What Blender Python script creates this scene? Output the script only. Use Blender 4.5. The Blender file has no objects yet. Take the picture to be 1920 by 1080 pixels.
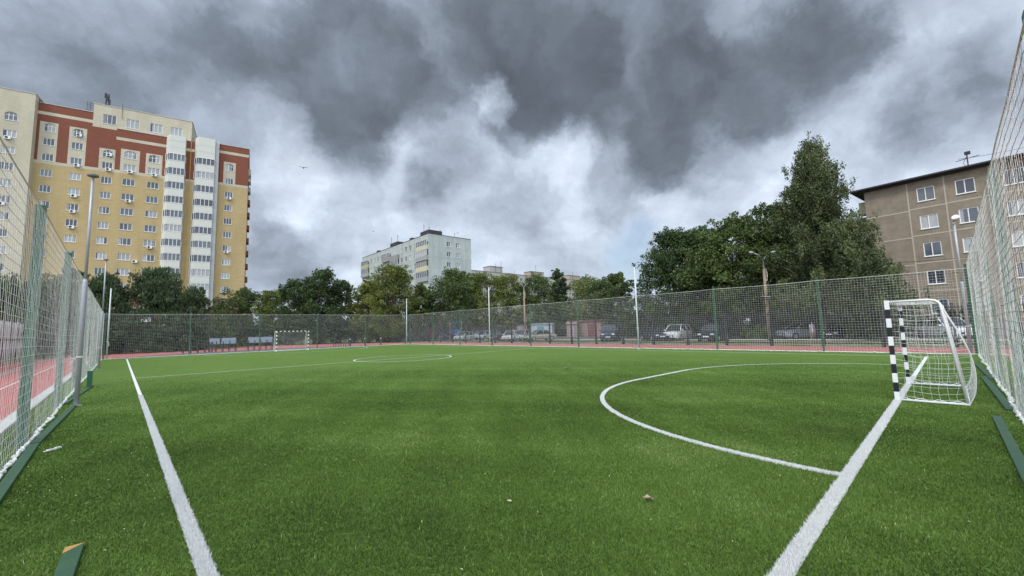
import bpy, math, random
import numpy as np
from mathutils import Vector, Matrix
sc = bpy.context.scene
col = sc.collection
rng = np.random.default_rng(7)
random.seed(7)
# ------------------------------------------------------------------ camera
cd = bpy.data.cameras.new("camera"); cam = bpy.data.objects.new("camera", cd); col.objects.link(cam)
cd.sensor_width = 36; cd.lens = 776.94/1920*36; cd.clip_start = .05; cd.clip_end = 4000
Rr = Vector((0.727944, -0.685122, -0.026556)); Uu = Vector((-0.047541, -0.089076, 0.99489)); Ff = Vector((0.683986, 0.722962, 0.097414))
cam.matrix_world = Matrix(((Rr.x, Uu.x, -Ff.x, 0), (Rr.y, Uu.y, -Ff.y, 0), (Rr.z, Uu.z, -Ff.z, 1.703), (0, 0, 0, 1)))
sc.camera = cam
# ------------------------------------------------------------------ light, sky, exposure
SUN_AZ, SUN_EL = math.radians(196), math.radians(50)
sd = bpy.data.lights.new("sun", 'SUN'); sd.energy = 1.5; sd.angle = math.radians(14); sd.color = (1, .965, .9)
sun = bpy.data.objects.new("sun", sd); col.objects.link(sun)
sun.rotation_euler = Vector((math.cos(SUN_AZ)*math.cos(SUN_EL), math.sin(SUN_AZ)*math.cos(SUN_EL), math.sin(SUN_EL))).to_track_quat('Z', 'Y').to_euler()
sc.view_settings.view_transform = 'Standard'; sc.view_settings.look = 'None'; sc.view_settings.gamma = 1
sc.view_settings.exposure = 0.34
try:
    sc.cycles.max_bounces = 6; sc.cycles.transparent_max_bounces = 8
except Exception: pass

class NT:
    """tiny node-tree helper"""
    def __init__(s, nt): s.nt = nt; s.L = nt.links
    def n(s, typ, props=None, **ins):
        nd = s.nt.nodes.new(typ)
        for k, v in (props or {}).items(): setattr(nd, k, v)
        for k, v in ins.items():
            key = int(k[1:]) if k[0] == '_' else k.replace('__', ' ')
            sock = nd.inputs[key]
            if hasattr(v, 'is_linked') or hasattr(v, 'links'): s.L.new(v, sock)
            else: sock.default_value = v
        return nd
    def math(s, op, a, b=0., c=0., clamp=False):
        return s.n('ShaderNodeMath', dict(operation=op, use_clamp=clamp), _0=a, _1=b, _2=c).outputs[0]
    def vm(s, op, a, b=(0, 0, 0), out=0):
        return s.n('ShaderNodeVectorMath', dict(operation=op), _0=a, _1=b).outputs[out]
    def mr(s, v, a, b, c=0., d=1., smooth=True):
        return s.n('ShaderNodeMapRange', dict(interpolation_type='SMOOTHSTEP' if smooth else 'LINEAR'), Value=v, _1=a, _2=b, _3=c, _4=d).outputs[0]
    def ramp(s, v, stops):
        nd = s.n('ShaderNodeValToRGB', Fac=v); e = nd.color_ramp.elements
        while len(e) < len(stops): e.new(.5)
        for i, (p, c) in enumerate(stops): e[i].position = p; e[i].color = (*c, 1) if len(c) == 3 else c
        return nd.outputs[0]
    def noise(s, vec, scale, detail=4, rough=.5, out=0):
        return s.n('ShaderNodeTexNoise', None, Vector=vec, Scale=scale, Detail=detail, Roughness=rough).outputs[out]
    def mix(s, f, a, b, blend='MIX'):
        nd = s.n('ShaderNodeMix', dict(data_type='RGBA', blend_type=blend))
        for i, v in ((0, f), (6, a), (7, b)):
            if hasattr(v, 'links'): s.L.new(v, nd.inputs[i])
            else: nd.inputs[i].default_value = (*v, 1) if isinstance(v, tuple) and len(v) == 3 else v
        return nd.outputs[2]

w = bpy.data.worlds.new("World"); sc.world = w; w.use_nodes = True
w.node_tree.nodes.clear(); T = NT(w.node_tree)
d = T.n('ShaderNodeTexCoord').outputs['Generated']
sep = T.n('ShaderNodeSeparateXYZ', Vector=d)
zz = T.math('ADD', T.math('MAXIMUM', sep.outputs[2], 0.), .38)
pl = T.n('ShaderNodeVectorMath', dict(operation='SCALE'), _0=d, Scale=T.math('DIVIDE', 1., zz)).outputs[0]
warp = T.vm('SUBTRACT', T.noise(d, 4.2, 8, .62, 1), (.5, .5, .5))
dw = T.vm('NORMALIZE', T.vm('ADD', d, T.n('ShaderNodeVectorMath', dict(operation='SCALE'), _0=warp, Scale=.26).outputs[0]))
BL = [(-0.066, 0.88, 0.471, 0.197, -0.22), (-0.119, 0.914, 0.388, 0.103, -0.1), (0.052, 0.904, 0.424, 0.131, -0.1), (0.187, 0.877, 0.442, 0.088, -0.12), (0.17, 0.816, 0.553, 0.119, -0.25), (0.298, 0.796, 0.526, 0.145, -0.3), (0.339, 0.841, 0.422, 0.088, -0.3), (0.44, 0.665, 0.603, 0.19, -0.3), (0.588, 0.538, 0.604, 0.167, -0.3), (0.662, 0.532, 0.528, 0.121, -0.25), (0.75, 0.393, 0.532, 0.164, -0.3), (0.855, 0.316, 0.411, 0.132, -0.35), (0.838, 0.403, 0.367, 0.077, -0.3), (0.876, 0.167, 0.452, 0.113, -0.3), (0.869, 0.1, 0.485, 0.072, -0.25), (0.798, 0.254, 0.547, 0.136, -0.15), (0.75, 0.489, 0.445, 0.079, -0.2), (0.419, 0.758, 0.499, 0.088, -0.2), (0.602, 0.657, 0.455, 0.058, -0.25), (0.524, 0.775, 0.353, 0.073, -0.18), (0.502, 0.809, 0.307, 0.049, -0.1), (0.676, 0.67, 0.307, 0.1, -0.15), (0.813, 0.497, 0.303, 0.071, -0.12), (0.214, 0.963, 0.163, 0.084, -0.25), (0.188, 0.945, 0.267, 0.05, -0.15), (0.347, 0.912, 0.217, 0.069, -0.1), (0.312, 0.939, 0.146, 0.068, -0.12), (0.944, 0.065, 0.323, 0.072, -0.15), (0.929, -0.011, 0.369, 0.078, -0.2), (0.919, -0.074, 0.386, 0.064, -0.18), (0.954, -0.077, 0.289, 0.052, -0.1), (0.554, 0.663, 0.503, 0.051, 0.4), (0.717, 0.569, 0.402, 0.071, 0.12), (0.26, 0.919, 0.297, 0.064, 0.1), (0.883, 0.04, 0.467, 0.045, 0.1), (0.924, 0.246, 0.294, 0.098, 0.08), (0.674, 0.63, 0.385, 0.073, 0.1)]
acc = None
for x, y, z, r, wt in BL:
    dot = T.vm('DOT_PRODUCT', dw, (x, y, z), out=1)
    m = T.mr(dot, math.cos(r*1.35), math.cos(r*.25), 0., wt)
    acc = m if acc is None else T.math('ADD', acc, m)
f1 = T.noise(pl, 1.9, 12, .57); f2 = T.noise(dw, 8.5, 9, .62)
t = T.math('ADD', T.math('MAXIMUM', acc, -.52), .80)
t = T.math('ADD', t, T.math('MULTIPLY', T.math('SUBTRACT', f1, .5), .52))
t = T.math('ADD', t, T.math('MULTIPLY', T.math('SUBTRACT', f2, .5), .38))
back = T.mr(T.vm('DOT_PRODUCT', d, (-.684, -.723, .1), out=1), -.1, .5, 0., .25)  # out-of-view sky behind the camera lightened for extra fill on the scene
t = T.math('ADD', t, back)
cl = T.ramp(t, [(0., (.082, .099, .124)), (.24, (.115, .137, .170)), (.42, (.180, .213, .264)), (.60, (.31, .362, .440)), (.78, (.46, .53, .635)), (1., (.64, .71, .81))])
sky = T.n('ShaderNodeTexSky', dict(sky_type='NISHITA', sun_disc=False, sun_elevation=SUN_EL, sun_rotation=math.pi/2-SUN_AZ))
relief = T.math('MULTIPLY', T.mr(T.noise(pl, 2.6, 9, .6), .3, .7, 8.6, 11.6), T.mr(T.noise(dw, 9., 6, .6), .3, .7, .9, 1.1))
clb = T.n('ShaderNodeVectorMath', dict(operation='SCALE'), _0=cl, Scale=T.math('MULTIPLY', relief, T.mr(T.vm('DOT_PRODUCT', d, (-.684, -.723, .25), out=1), 0., .8, 1., 1.9))).outputs[0]  # unseen clouds behind the camera boosted to add light to the scene
hole = T.mr(T.vm('DOT_PRODUCT', dw, (.857, .491, .159), out=1), math.cos(.09), math.cos(.02))
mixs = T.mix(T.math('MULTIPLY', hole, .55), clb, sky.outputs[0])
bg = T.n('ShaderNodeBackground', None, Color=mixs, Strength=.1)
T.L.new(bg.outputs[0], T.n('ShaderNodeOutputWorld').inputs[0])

# ------------------------------------------------------------------ materials
def hexc(r, g, b):
    f = lambda c: (c/255/12.92 if c/255 <= .04045 else ((c/255+.055)/1.055)**2.4)
    return (f(r), f(g), f(b))
MATS = {}
def mat(name, color=(.5, .5, .5), rough=.7, metal=0., var=.12, scale=3., bump=0., bscale=40., spec=.4, build=None, trans=0.):
    if name in MATS: return MATS[name]
    m = bpy.data.materials.new(name); m.use_nodes = True; m.node_tree.nodes.clear(); t = NT(m.node_tree)
    P = t.n('ShaderNodeBsdfPrincipled', None, Roughness=rough, Metallic=metal)
    P.inputs['Specular IOR Level'].default_value = spec
    co = t.n('ShaderNodeTexCoord').outputs['Object']
    if build: c = build(t, co, P)
    else:
        nz = t.noise(co, scale, 5, .6)
        c = t.mix(nz, tuple(v*(1-var) for v in color), tuple(min(1, v*(1+var)) for v in color))
    if c is not None: t.L.new(c, P.inputs['Base Color'])
    if bump:
        b = t.n('ShaderNodeBump', None, Strength=bump, Distance=.02, Height=t.noise(co, bscale, 4, .6))
        t.L.new(b.outputs[0], P.inputs['Normal'])
    out = P.outputs[0]
    if trans:
        tr = t.n('ShaderNodeBsdfTranslucent'); 
        if c is not None: t.L.new(c, tr.inputs[0])
        out = t.n('ShaderNodeMixShader', None, _0=trans, _1=out, _2=tr.outputs[0]).outputs[0]
    t.L.new(out, t.n('ShaderNodeOutputMaterial').inputs[0])
    MATS[name] = m; return m

def brickmat(name, base, mortar, bw=.6, bh=.3, var=.16, stain=.38):
    def b(t, co, P):
        s = t.n('ShaderNodeSeparateXYZ', Vector=co)
        v = t.n('ShaderNodeCombineXYZ', None, X=t.math('ADD', s.outputs[0], s.outputs[1]), Y=s.outputs[2]).outputs[0]
        br = t.n('ShaderNodeTexBrick', None, Vector=v, Scale=1., Mortar__Size=.022)
        br.inputs['Brick Width'].default_value = bw; br.inputs['Row Height'].default_value = bh
        br.inputs['Color1'].default_value = (*[c*(1-var) for c in base], 1); br.inputs['Color2'].default_value = (*[min(1, c*(1+var)) for c in base], 1)
        br.inputs['Mortar'].default_value = (*mortar, 1)
        st = t.mr(t.noise(t.vm('MULTIPLY', co, (1, 1, .25)), .35, 6, .6), .35, .75)
        return t.mix(t.math('MULTIPLY', st, stain), br.outputs[0], tuple(c*.55 for c in base))
    return mat(name, rough=.85, build=b, spec=.2)
M_yel = brickmat('yellow_brick', (.51, .385, .196), (.36, .28, .15), var=.05)
M_cream = brickmat('cream_brick', (.58, .525, .40), (.44, .40, .31), var=.04)
M_red = brickmat('red_brick', (.228, .085, .055), (.20, .07, .045), var=.06, stain=.15)
M_brown = brickmat('brown_brick', (.22, .105, .075), (.15, .09, .07))
M_pinkb = brickmat('pink_brick', (.45, .22, .20), (.35, .25, .22), .4, .15)
M_clad = mat('cladding_panel', (.60, .60, .545), .5, var=.06)
M_graycl = mat('grey_panel', (.34, .37, .41), .5, var=.06)
M_white = mat('white_plastic', (.80, .80, .79), .45, var=.03)
def b_wp(t, co, P):
    n = t.noise(co, 18, 6, .7); c = t.mix(t.noise(co, 4, 4, .6), (.74, .75, .75), (.82, .83, .83)); return t.mix(t.mr(n, .66, .74), c, (.38, .36, .33))
M_wpaint = mat('white_paint', rough=.4, build=b_wp)
M_blackp = mat('black_paint', (.012, .012, .02), .4, var=.1)
M_galv = mat('galvanised_steel', (.40, .42, .45), .5, metal=.35, var=.14, scale=5)
M_green = mat('green_paint', (.020, .095, .052), .45, var=.25, scale=6, bump=.1)
M_greenb = mat('green_board_paint', (.036, .098, .052), .5, var=.3, scale=8, bump=.2)
M_orange = mat('bare_wood_end', (.45, .27, .08), .7, var=.2, scale=20)
M_cord = mat('net_cord', (.78, .79, .76), .75, var=.08, scale=2, trans=.15)
M_dark = mat('dark_metal', (.022, .024, .03), .5, var=.2)
M_darkglass = mat('dark_reveal', (.03, .03, .035), .3)
M_roof = mat('roof_felt', (.05, .05, .055), .9, var=.3, scale=1)
M_wood = mat('weathered_wood', (.30, .225, .165), .85, var=.3, scale=4, bump=.3)
M_conc = mat('concrete', (.42, .41, .38), .85, var=.18, scale=1.5, bump=.1)
M_wire = mat('wire_black', (.04, .04, .045), .6)
M_rubber = mat('tyre_rubber', (.02, .02, .02), .8)

def b_asph(t, co, P):
    a = t.noise(co, .25, 6, .6); b = t.noise(co, 45, 3, .6)
    c = t.mix(t.mr(a, .35, .7), (.085, .083, .08), (.16, .15, .135)); return t.mix(t.math('MULTIPLY', b, .35), c, (.23, .21, .19))
M_asph = mat('asphalt', rough=.9, build=b_asph)
def b_dirt(t, co, P):
    a = t.mr(t.noise(co, .5, 7, .65), .42, .58); b = t.noise(co, 12, 4, .7)
    g = t.mix(b, (.05, .085, .022), (.12, .15, .05)); s = t.mix(b, (.20, .165, .115), (.30, .26, .19)); return t.mix(a, g, s)
M_dirt = mat('dirt_and_grass', rough=.95, build=b_dirt, bump=.4, bscale=8)
def b_dgrass(t, co, P):
    b = t.noise(co, 9, 5, .7); a = t.noise(co, .3, 4, .6)
    return t.mix(a, t.mix(b, (.04, .075, .018), (.10, .135, .04)), t.mix(b, (.10, .10, .04), (.19, .17, .08)))
M_grassy = mat('rough_grass', rough=.95, build=b_dgrass, bump=.4, bscale=8)
def b_track(t, co, P):
    a = t.noise(co, .35, 5, .6); b = t.noise(co, 90, 2, .6)
    c = t.mix(a, (.34, .080, .075), (.44, .135, .120)); return t.mix(t.math('MULTIPLY', b, .3), c, (.52, .25, .23))
M_track = mat('red_rubber_track', rough=.9, build=b_track, spec=.2)
M_kerb = mat('kerb_concrete', (.50, .50, .47), .85, var=.15, scale=2)
TG = dict(lo=(.055, .125, .018), hi=(.125, .255, .036))
def b_turf(t, co, P):
    big = t.noise(t.vm('MULTIPLY', co, (.35, .12, 1)), 1., 5, .6)
    mid = t.noise(t.vm('MULTIPLY', co, (1.6, .7, 1)), 1.6, 6, .65)
    fine = t.noise(co, 60, 3, .75); xf = t.noise(co, 230, 2, .7)
    c = t.mix(t.mr(mid, .3, .7), (.090, .158, .025), (.132, .220, .034))
    c = t.mix(t.math('MULTIPLY', t.mr(big, .35, .7), .5), c, (.150, .235, .042))
    k = t.math('ADD', t.math('MULTIPLY', t.mr(fine, .3, .7), .55), t.math('MULTIPLY', t.mr(xf, .3, .7), .45))
    c = t.mix(k, t.mix(.55, c, (.02, .05, .008)), t.mix(.3, c, (.20, .36, .07)))
    b = t.n('ShaderNodeBump', None, Strength=.6, Distance=.02, Height=t.noise(co, 90, 4, .7)); t.L.new(b.outputs[0], P.inputs['Normal'])
    return c
M_turf = mat('artificial_turf', rough=.8, build=b_turf, spec=.2)
def b_blade(t, co, P):
    at = t.n('ShaderNodeAttribute', dict(attribute_name='tone')).outputs['Fac']
    return t.ramp(at, [(0., (.042, .076, .016)), (.45, (.104, .178, .030)), (.85, (.172, .265, .056)), (1., (.34, .42, .18))])
M_blade = mat('turf_blade', rough=.6, build=b_blade, spec=.25, trans=.2)
def b_wturf(t, co, P):
    return t.mix(t.noise(co, 70, 4, .75), (.58, .59, .58), (.86, .87, .86))
M_wturf = mat('white_turf_fibre', rough=.8, build=b_wturf, spec=.2)

def b_pane(t, co, P):
    r = t.n('ShaderNodeObjectInfo').outputs['Random']
    sp = t.n('ShaderNodeSeparateXYZ', Vector=co)
    fold = t.noise(t.vm('MULTIPLY', co, (9, 9, .6)), 1.2, 3, .6)
    edge = t.math('ADD', t.math('MULTIPLY', t.math('SINE', t.math('MULTIPLY', r, 91.)), .9), .1)
    side = t.mr(t.math('SUBTRACT', sp.outputs[0], edge), -.02, .02)
    fl = t.math('GREATER_THAN', t.math('FRACT', t.math('MULTIPLY', r, 7.3)), .5)
    side = t.math('ABSOLUTE', t.math('SUBTRACT', side, fl))
    amt = t.math('MULTIPLY', t.mr(t.math('FRACT', t.math('MULTIPLY', r, 13.7)), -.05, .55), side)
    cur = t.mix(fold, (.20, .21, .22), (.50, .51, .50))
    return t.mix(amt, t.mix(r, (.035, .042, .055), (.10, .12, .15)), cur)
M_pane = mat('window_glass', rough=.08, build=b_pane, spec=.6)
M_carglass = mat('car_glass', (.035, .04, .05), .05, spec=.8)

# ------------------------------------------------------------------ mesh helpers
class MB:
    def __init__(s): s.v = []; s.f = []; s.m = []; s.k = 0
    def add(s, vs, fs):
        b = len(s.v); s.v += [tuple(v) for v in vs]; s.f += [tuple(i+b for i in f) for f in fs]; s.m += [s.k]*len(fs); return s
    def box(s, x0, x1, y0, y1, z0, z1):
        return s.add([(x0, y0, z0), (x1, y0, z0), (x1, y1, z0), (x0, y1, z0), (x0, y0, z1), (x1, y0, z1), (x1, y1, z1), (x0, y1, z1)],
                     [(0, 3, 2, 1), (4, 5, 6, 7), (0, 1, 5, 4), (1, 2, 6, 5), (2, 3, 7, 6), (3, 0, 4, 7)])
    def tube(s, pts, r, n=8, cap=True):
        pts = [Vector(p) for p in pts]; rs = r if isinstance(r, (list, tuple)) else [r]*len(pts); vs = []; fs = []
        t0 = (pts[1]-pts[0]).normalized(); up = Vector((0, 0, 1)) if abs(t0.z) < .9 else Vector((1, 0, 0))
        a = t0.cross(up).normalized()
        for i, p in enumerate(pts):
            tt = (pts[min(i+1, len(pts)-1)]-pts[max(i-1, 0)]).normalized()
            a = (a-tt*a.dot(tt)).normalized(); b = tt.cross(a)
            for j in range(n):
                an = 2*math.pi*j/n; vs.append(p+(a*math.cos(an)+b*math.sin(an))*rs[i])
        for i in range(len(pts)-1):
            for j in range(n):
                fs.append((i*n+j, i*n+(j+1) % n, (i+1)*n+(j+1) % n, (i+1)*n+j))
        if cap: fs += [tuple(range(n))[::-1], tuple((len(pts)-1)*n+j for j in range(n))]
        return s.add(vs, fs)
    def beam(s, p0, p1, wd, h=None):   # square bar
        h = h or wd; p0 = Vector(p0); p1 = Vector(p1); t = (p1-p0).normalized(); up = Vector((0, 0, 1)) if abs(t.z) < .95 else Vector((0, 1, 0))
        a = t.cross(up).normalized()*wd/2; b = a.cross(t).normalized()*h/2
        vs = [p0-a-b, p0+a-b, p0+a+b, p0-a+b, p1-a-b, p1+a-b, p1+a+b, p1-a+b]
        return s.add(vs, [(0, 1, 2, 3), (7, 6, 5, 4), (0, 4, 5, 1), (1, 5, 6, 2), (2, 6, 7, 3), (3, 7, 4, 0)])
    def quad(s, a, b, c, d): return s.add([a, b, c, d], [(0, 1, 2, 3)])
    def build(s, name, mats, parent=None, loc=None, bevel=0, smooth=False):
        me = bpy.data.meshes.new(name); me.from_pydata(s.v, [], s.f)
        for m in (mats if isinstance(mats, (list, tuple)) else [mats]): me.materials.append(m)
        me.polygons.foreach_set('material_index', s.m); 
        if smooth: me.polygons.foreach_set('use_smooth', [True]*len(s.f))
        me.update(); o = bpy.data.objects.new(name, me); col.objects.link(o)
        if parent: o.parent = parent
        if loc: o.location = loc
        if bevel:
            b = o.modifiers.new('bevel', 'BEVEL'); b.width = bevel; b.segments = 2; b.limit_method = 'ANGLE'
        return o
def np_obj(name, V, F, m, parent=None, tone=None, smooth=False):
    """fast mesh from numpy: V (n,3), F (k,3|4)"""
    me = bpy.data.meshes.new(name); n = F.shape[1]
    me.vertices.add(len(V)); me.vertices.foreach_set('co', np.ascontiguousarray(V, dtype=np.float32).ravel())
    me.loops.add(F.size); me.loops.foreach_set('vertex_index', np.ascontiguousarray(F, dtype=np.int32).ravel())
    me.polygons.add(len(F)); me.polygons.foreach_set('loop_start', np.arange(0, F.size, n, dtype=np.int32)); 
    me.polygons.foreach_set('loop_total', np.full(len(F), n, dtype=np.int32))
    for mm in (m if isinstance(m, (list, tuple)) else [m]): me.materials.append(mm)
    if tone is not None:
        a = me.attributes.new('tone', 'FLOAT', 'FACE'); a.data.foreach_set('value', np.ascontiguousarray(tone, dtype=np.float32))
    me.update(calc_edges=True); me.validate()
    o = bpy.data.objects.new(name, me); col.objects.link(o)
    if parent: o.parent = parent
    return o
def tag(o, label=None, cat=None, group=None, kind=None):
    if label: o['label'] = label
    if cat: o['category'] = cat
    if group: o['group'] = group
    if kind: o['kind'] = kind
    return o
def thing(name, label, cat, loc=(0, 0, 0), rz=0., group=None):
    o = bpy.data.objects.new(name, None); col.objects.link(o); o.location = loc; o.rotation_euler = (0, 0, rz); o.empty_display_size = .2
    return tag(o, label, cat, group)
def struct(o): o['kind'] = 'structure'; return o
def link_copy(src, parent, loc=None, rz=None):
    c = src.copy(); col.objects.link(c); c.parent = parent
    if loc is not None: c.location = loc
    if rz is not None: c.rotation_euler = (0, 0, rz)
    return c
def dup(root, loc, rz=0., label=None, group=None):
    r = root.copy(); col.objects.link(r); r.location = loc; r.rotation_euler = (0, 0, rz)
    if label: r['label'] = label
    if group: r['group'] = group
    for ch in list(root.children):
        c = ch.copy(); col.objects.link(c); c.parent = r
        for g in list(ch.children):
            e = g.copy(); col.objects.link(e); e.parent = c
    return r
def strip(name, x0, x1, y0, y1, z, m):
    b = MB(); b.quad((x0, y0, z), (x1, y0, z), (x1, y1, z), (x0, y1, z)); return struct(b.build(name, m))

def atray_(px, D):   # ground point on the bearing of image column px at range D (constants from the camera solve)
    v = Ff*776.94+Rr*(px-960); a = math.atan2(v.y, v.x); return (D*math.cos(a), D*math.sin(a), -.03)
# ------------------------------------------------------------------ ground layers
FX0, FX1, FY0, FY1 = -1.02, 27.7, -.63, 49.8          # fence lines
PX0, PX1, PY0, PY1 = .54, 25.69, .94, 48.0            # pitch lines
PH = 24.4; GX = 13.36
strip('ground', -1500, 1500, -1500, 1500, -.06, M_grassy)
b = MB(); b.quad((44.8, -60, -.035), (62, -60, -.035), (66, 100, -.035), (44.8, 100, -.035)); struct(b.build('parking_asphalt', M_asph))
b = MB(); b.quad((33.6, -60, -.03), (44.8, -60, -.03), (44.8, 78, -.03), (33.6, 78, -.03)); struct(b.build('verge_ground', M_dirt))
b = MB(); b.box(44.7, 44.95, -60, 90, -.08, .07); struct(b.build('parking_kerb', M_kerb))
b = MB()
def ell(cx, cy, a, bb, n=40): return [(cx+a*math.cos(math.pi*(1-i/n)), cy+bb*math.sin(math.pi*(1-i/n))) for i in range(n+1)]
outer = [(-6.7, -40)]+ell(13.2, 47, 20.3, 28)+[(33.5, -40)]
inner = [(-1.75, -40)]+ell(13.1, 47, 14.9, 11.5)+[(27.95, -40)]
N = len(outer)
b.add([(x, y, -.02) for x, y in outer]+[(x, y, -.02) for x, y in inner], [(i, N+i, N+i+1, i+1) for i in range(N-1)])
struct(b.build('running_track', M_track))
def lane_path(f):
    return [(o[0]*f+i_[0]*(1-f), o[1]*f+i_[1]*(1-f)) for o, i_ in zip(outer, inner)]
b = MB()
for f in (.25, .5, .75):
    p = lane_path(f); 
    for i in range(len(p)-1):
        a, c = Vector((*p[i], -.012)), Vector((*p[i+1], -.012)); n_ = (c-a).cross(Vector((0, 0, 1))).normalized()*.03
        b.quad(a-n_, c-n_, c+n_, a+n_)
struct(b.build('track_lane_lines', M_wpaint))
b = MB(); b.quad((-1.75, 50.3, -.024), (27.95, 50.3, -.024), (27.95, 57, -.024), (-1.75, 57, -.024)); b.quad((2, 57, -.024), (24, 57, -.024), (19, 58.3, -.024), (7, 58.3, -.024)); struct(b.build('end_asphalt', mat('blue_grey_asphalt', (.10, .105, .125), .9, var=.2, scale=3)))
strip('turf', -1.5, 28.0, -1.4, 50.3, 0., M_turf)
b = MB(); b.box(-1.75, -1.5, -40, 50.5, -.05, .05); struct(b.build('left_track_kerb', M_kerb))
b = MB(); b.box(-1.5, 28.05, 50.28, 50.42, -.05, .04); struct(b.build('end_kerb', M_kerb))
b = MB(); b.box(28.0, 28.12, -40, 50.28, -.05, .035); struct(b.build('far_side_kerb', M_kerb))
strip('side_ground', -1.5, 28.0, -40, -1.4, -.01, M_track)

# field markings: white turf strips with their own fibres
def in_view(x, y, mg=.06):
    px = (x*Rr.x+y*Rr.y-1.7*Rr.z)/(x*Ff.x+y*Ff.y-1.7*Ff.z+1e-6); return (abs(px) < 1.2356+mg*4) & (x*Ff.x+y*Ff.y > .5)
def fibres(cx, cy, h0, wd0, seedtone):
    n = len(cx); d = np.hypot(cx, cy); an = rng.uniform(0, 2*np.pi, n); h = h0*rng.uniform(.45, 1.2, n)*np.clip((30-d)/22, .3, 1); wdt = wd0*(1+d/3.2)
    lean = rng.uniform(0, .9, n)*h; la = rng.uniform(0, 2*np.pi, n)
    dx, dy = np.cos(an)*wdt/2, np.sin(an)*wdt/2
    V = np.empty((n, 3, 3), np.float32)
    V[:, 0] = np.stack([cx-dx, cy-dy, np.zeros(n)+.001], 1); V[:, 1] = np.stack([cx+dx, cy+dy, np.zeros(n)+.001], 1)
    V[:, 2] = np.stack([cx+np.cos(la)*lean, cy+np.sin(la)*lean, h], 1)
    return V.reshape(-1, 3), np.arange(n*3, dtype=np.int32).reshape(-1, 3)
def sample_disc(C, rmin, rmax):
    n = int(C*1.95*(rmax-rmin)); d_ = rng.uniform(rmin, rmax, n); a0 = math.atan2(Ff.y, Ff.x); a = a0+rng.uniform(-.97, .97, n)
    return d_*np.cos(a), d_*np.sin(a)
LW = .10; AW = .08
def line_dist(x, y):
    """signed distance inside any white line (<0 inside)"""
    D = []
    def seg(x0, y0, x1, y1, wd):
        vx, vy = x1-x0, y1-y0; L2 = vx*vx+vy*vy; t_ = np.clip(((x-x0)*vx+(y-y0)*vy)/L2, 0, 1)
        D.append(np.hypot(x-x0-t_*vx, y-y0-t_*vy)-wd/2)
    seg(PX0, PY0, PX1, PY0, LW*1.05); seg(PX0, PY0, PX0, PY1, LW*.9); seg(PX1, PY0, PX1, PY1, LW*.8); seg(PX0, PY1, PX1, PY1, LW*.8); seg(PX0, PH, PX1, PH, AW)
    qx = np.clip(x, GX-1.54, GX+1.54)
    D.append(np.where(y > PY0, abs(np.hypot(x-qx, y-PY0)-6)-AW/2, 9)); D.append(np.where(y < PY1, abs(np.hypot(x-qx, y-PY1)-6)-AW/2, 9))
    D.append(abs(np.hypot(x-GX, y-PH)-3)-AW/2)
    return np.min(D, 0)
def ribbon(name, pts, wd, closed=False, z=.006):
    b = MB(); n = len(pts); vs = []
    for i, p in enumerate(pts):
        p0 = Vector((*pts[(i-1) % n if closed else max(i-1, 0)], 0)); p1 = Vector((*pts[(i+1) % n if closed else min(i+1, n-1)], 0))
        nn = (p1-p0).cross(Vector((0, 0, 1))).normalized()*wd/2
        vs += [(p[0]-nn.x, p[1]-nn.y, z), (p[0]+nn.x, p[1]+nn.y, z)]
    m_ = n if closed else n-1
    b.add(vs, [(2*i, 2*((i+1) % n), 2*((i+1) % n)+1, 2*i+1)[::-1] for i in range(m_)])
    return struct(b.build(name, M_wturf))
ribbon('near_goal_line', [(PX0-.05, PY0), (PX1+.05, PY0)], LW*1.05)
ribbon('left_touch_line', [(PX0, PY0+.055), (PX0, PY1)], LW*.9)
ribbon('far_touch_line', [(PX1, PY0+.055), (PX1, PY1)], LW*.8)
ribbon('far_goal_line', [(PX0+.05, PY1), (PX1-.05, PY1)], LW*.8, z=.010)
ribbon('halfway_line', [(PX0+.05, PH), (PX1-.05, PH)], AW)
ribbon('centre_circle', [(GX+3*math.cos(i/36*math.pi), PH+3*math.sin(i/36*math.pi)) for i in range(72)], AW, True, z=.010)
def area(y0, s):
    L = [(GX-1.54-6*math.cos(a), y0+s*6*math.sin(a)) for a in np.linspace(.01, math.pi/2, 40)]
    return L+[(GX+1.54+6*math.sin(a), y0+s*6*math.cos(a)) for a in np.linspace(0, math.pi/2-.01, 40)]
ribbon('near_goal_area_line', area(PY0, 1), AW, z=.010)
ribbon('far_goal_area_line', area(PY1, -1), AW, z=.014)
# near blades
x, y = sample_disc(40000, 2.0, 26.)
k = (x > -1.45) & (y > -1.3) & in_view(x, y) & (rng.random(len(x)) < np.clip((26-np.hypot(x, y))/19, 0, 1)); x, y = x[k], y[k]
ld = line_dist(x, y)+rng.normal(0, .006, len(x))
g = ld > 0
V, F = fibres(x[g], y[g], .026, .0032, 0)
bx, by = x[g], y[g]; pt_ = .07*np.sin(bx*7.1+2*np.sin(by*2.3))*np.sin(by*6.3+2*np.sin(bx*1.7))+.12*np.sin(bx*1.1+by*.45+1)+.09*np.sin(bx*.5-by*1.3+2)+.07*np.sin(bx*2.7+by*1.9)+.06*np.sin(bx*4.3-by*3.1+.5*np.sin(bx*3)); tn = np.clip(rng.normal(.45, .2, len(F))+pt_, 0, .97); tn[rng.random(len(F)) < .004] = 1.
gb = np_obj('grass_blades', V, F, M_blade, tone=tn); tag(gb, 'short green plastic blades of the artificial pitch', 'grass', kind='stuff')
x, y = sample_disc(520000, 2.0, 17.); k = (x > 0) & (y > 0) & in_view(x, y); x, y = x[k], y[k]; ld = line_dist(x, y); x, y = x[ld < .004], y[ld < .004]
V, F = fibres(x, y, .030, .0034, 0); wb = np_obj('white_grass_blades', V, F, M_wturf); tag(wb, 'white plastic blades forming the pitch lines', 'grass', kind='stuff')

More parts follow.
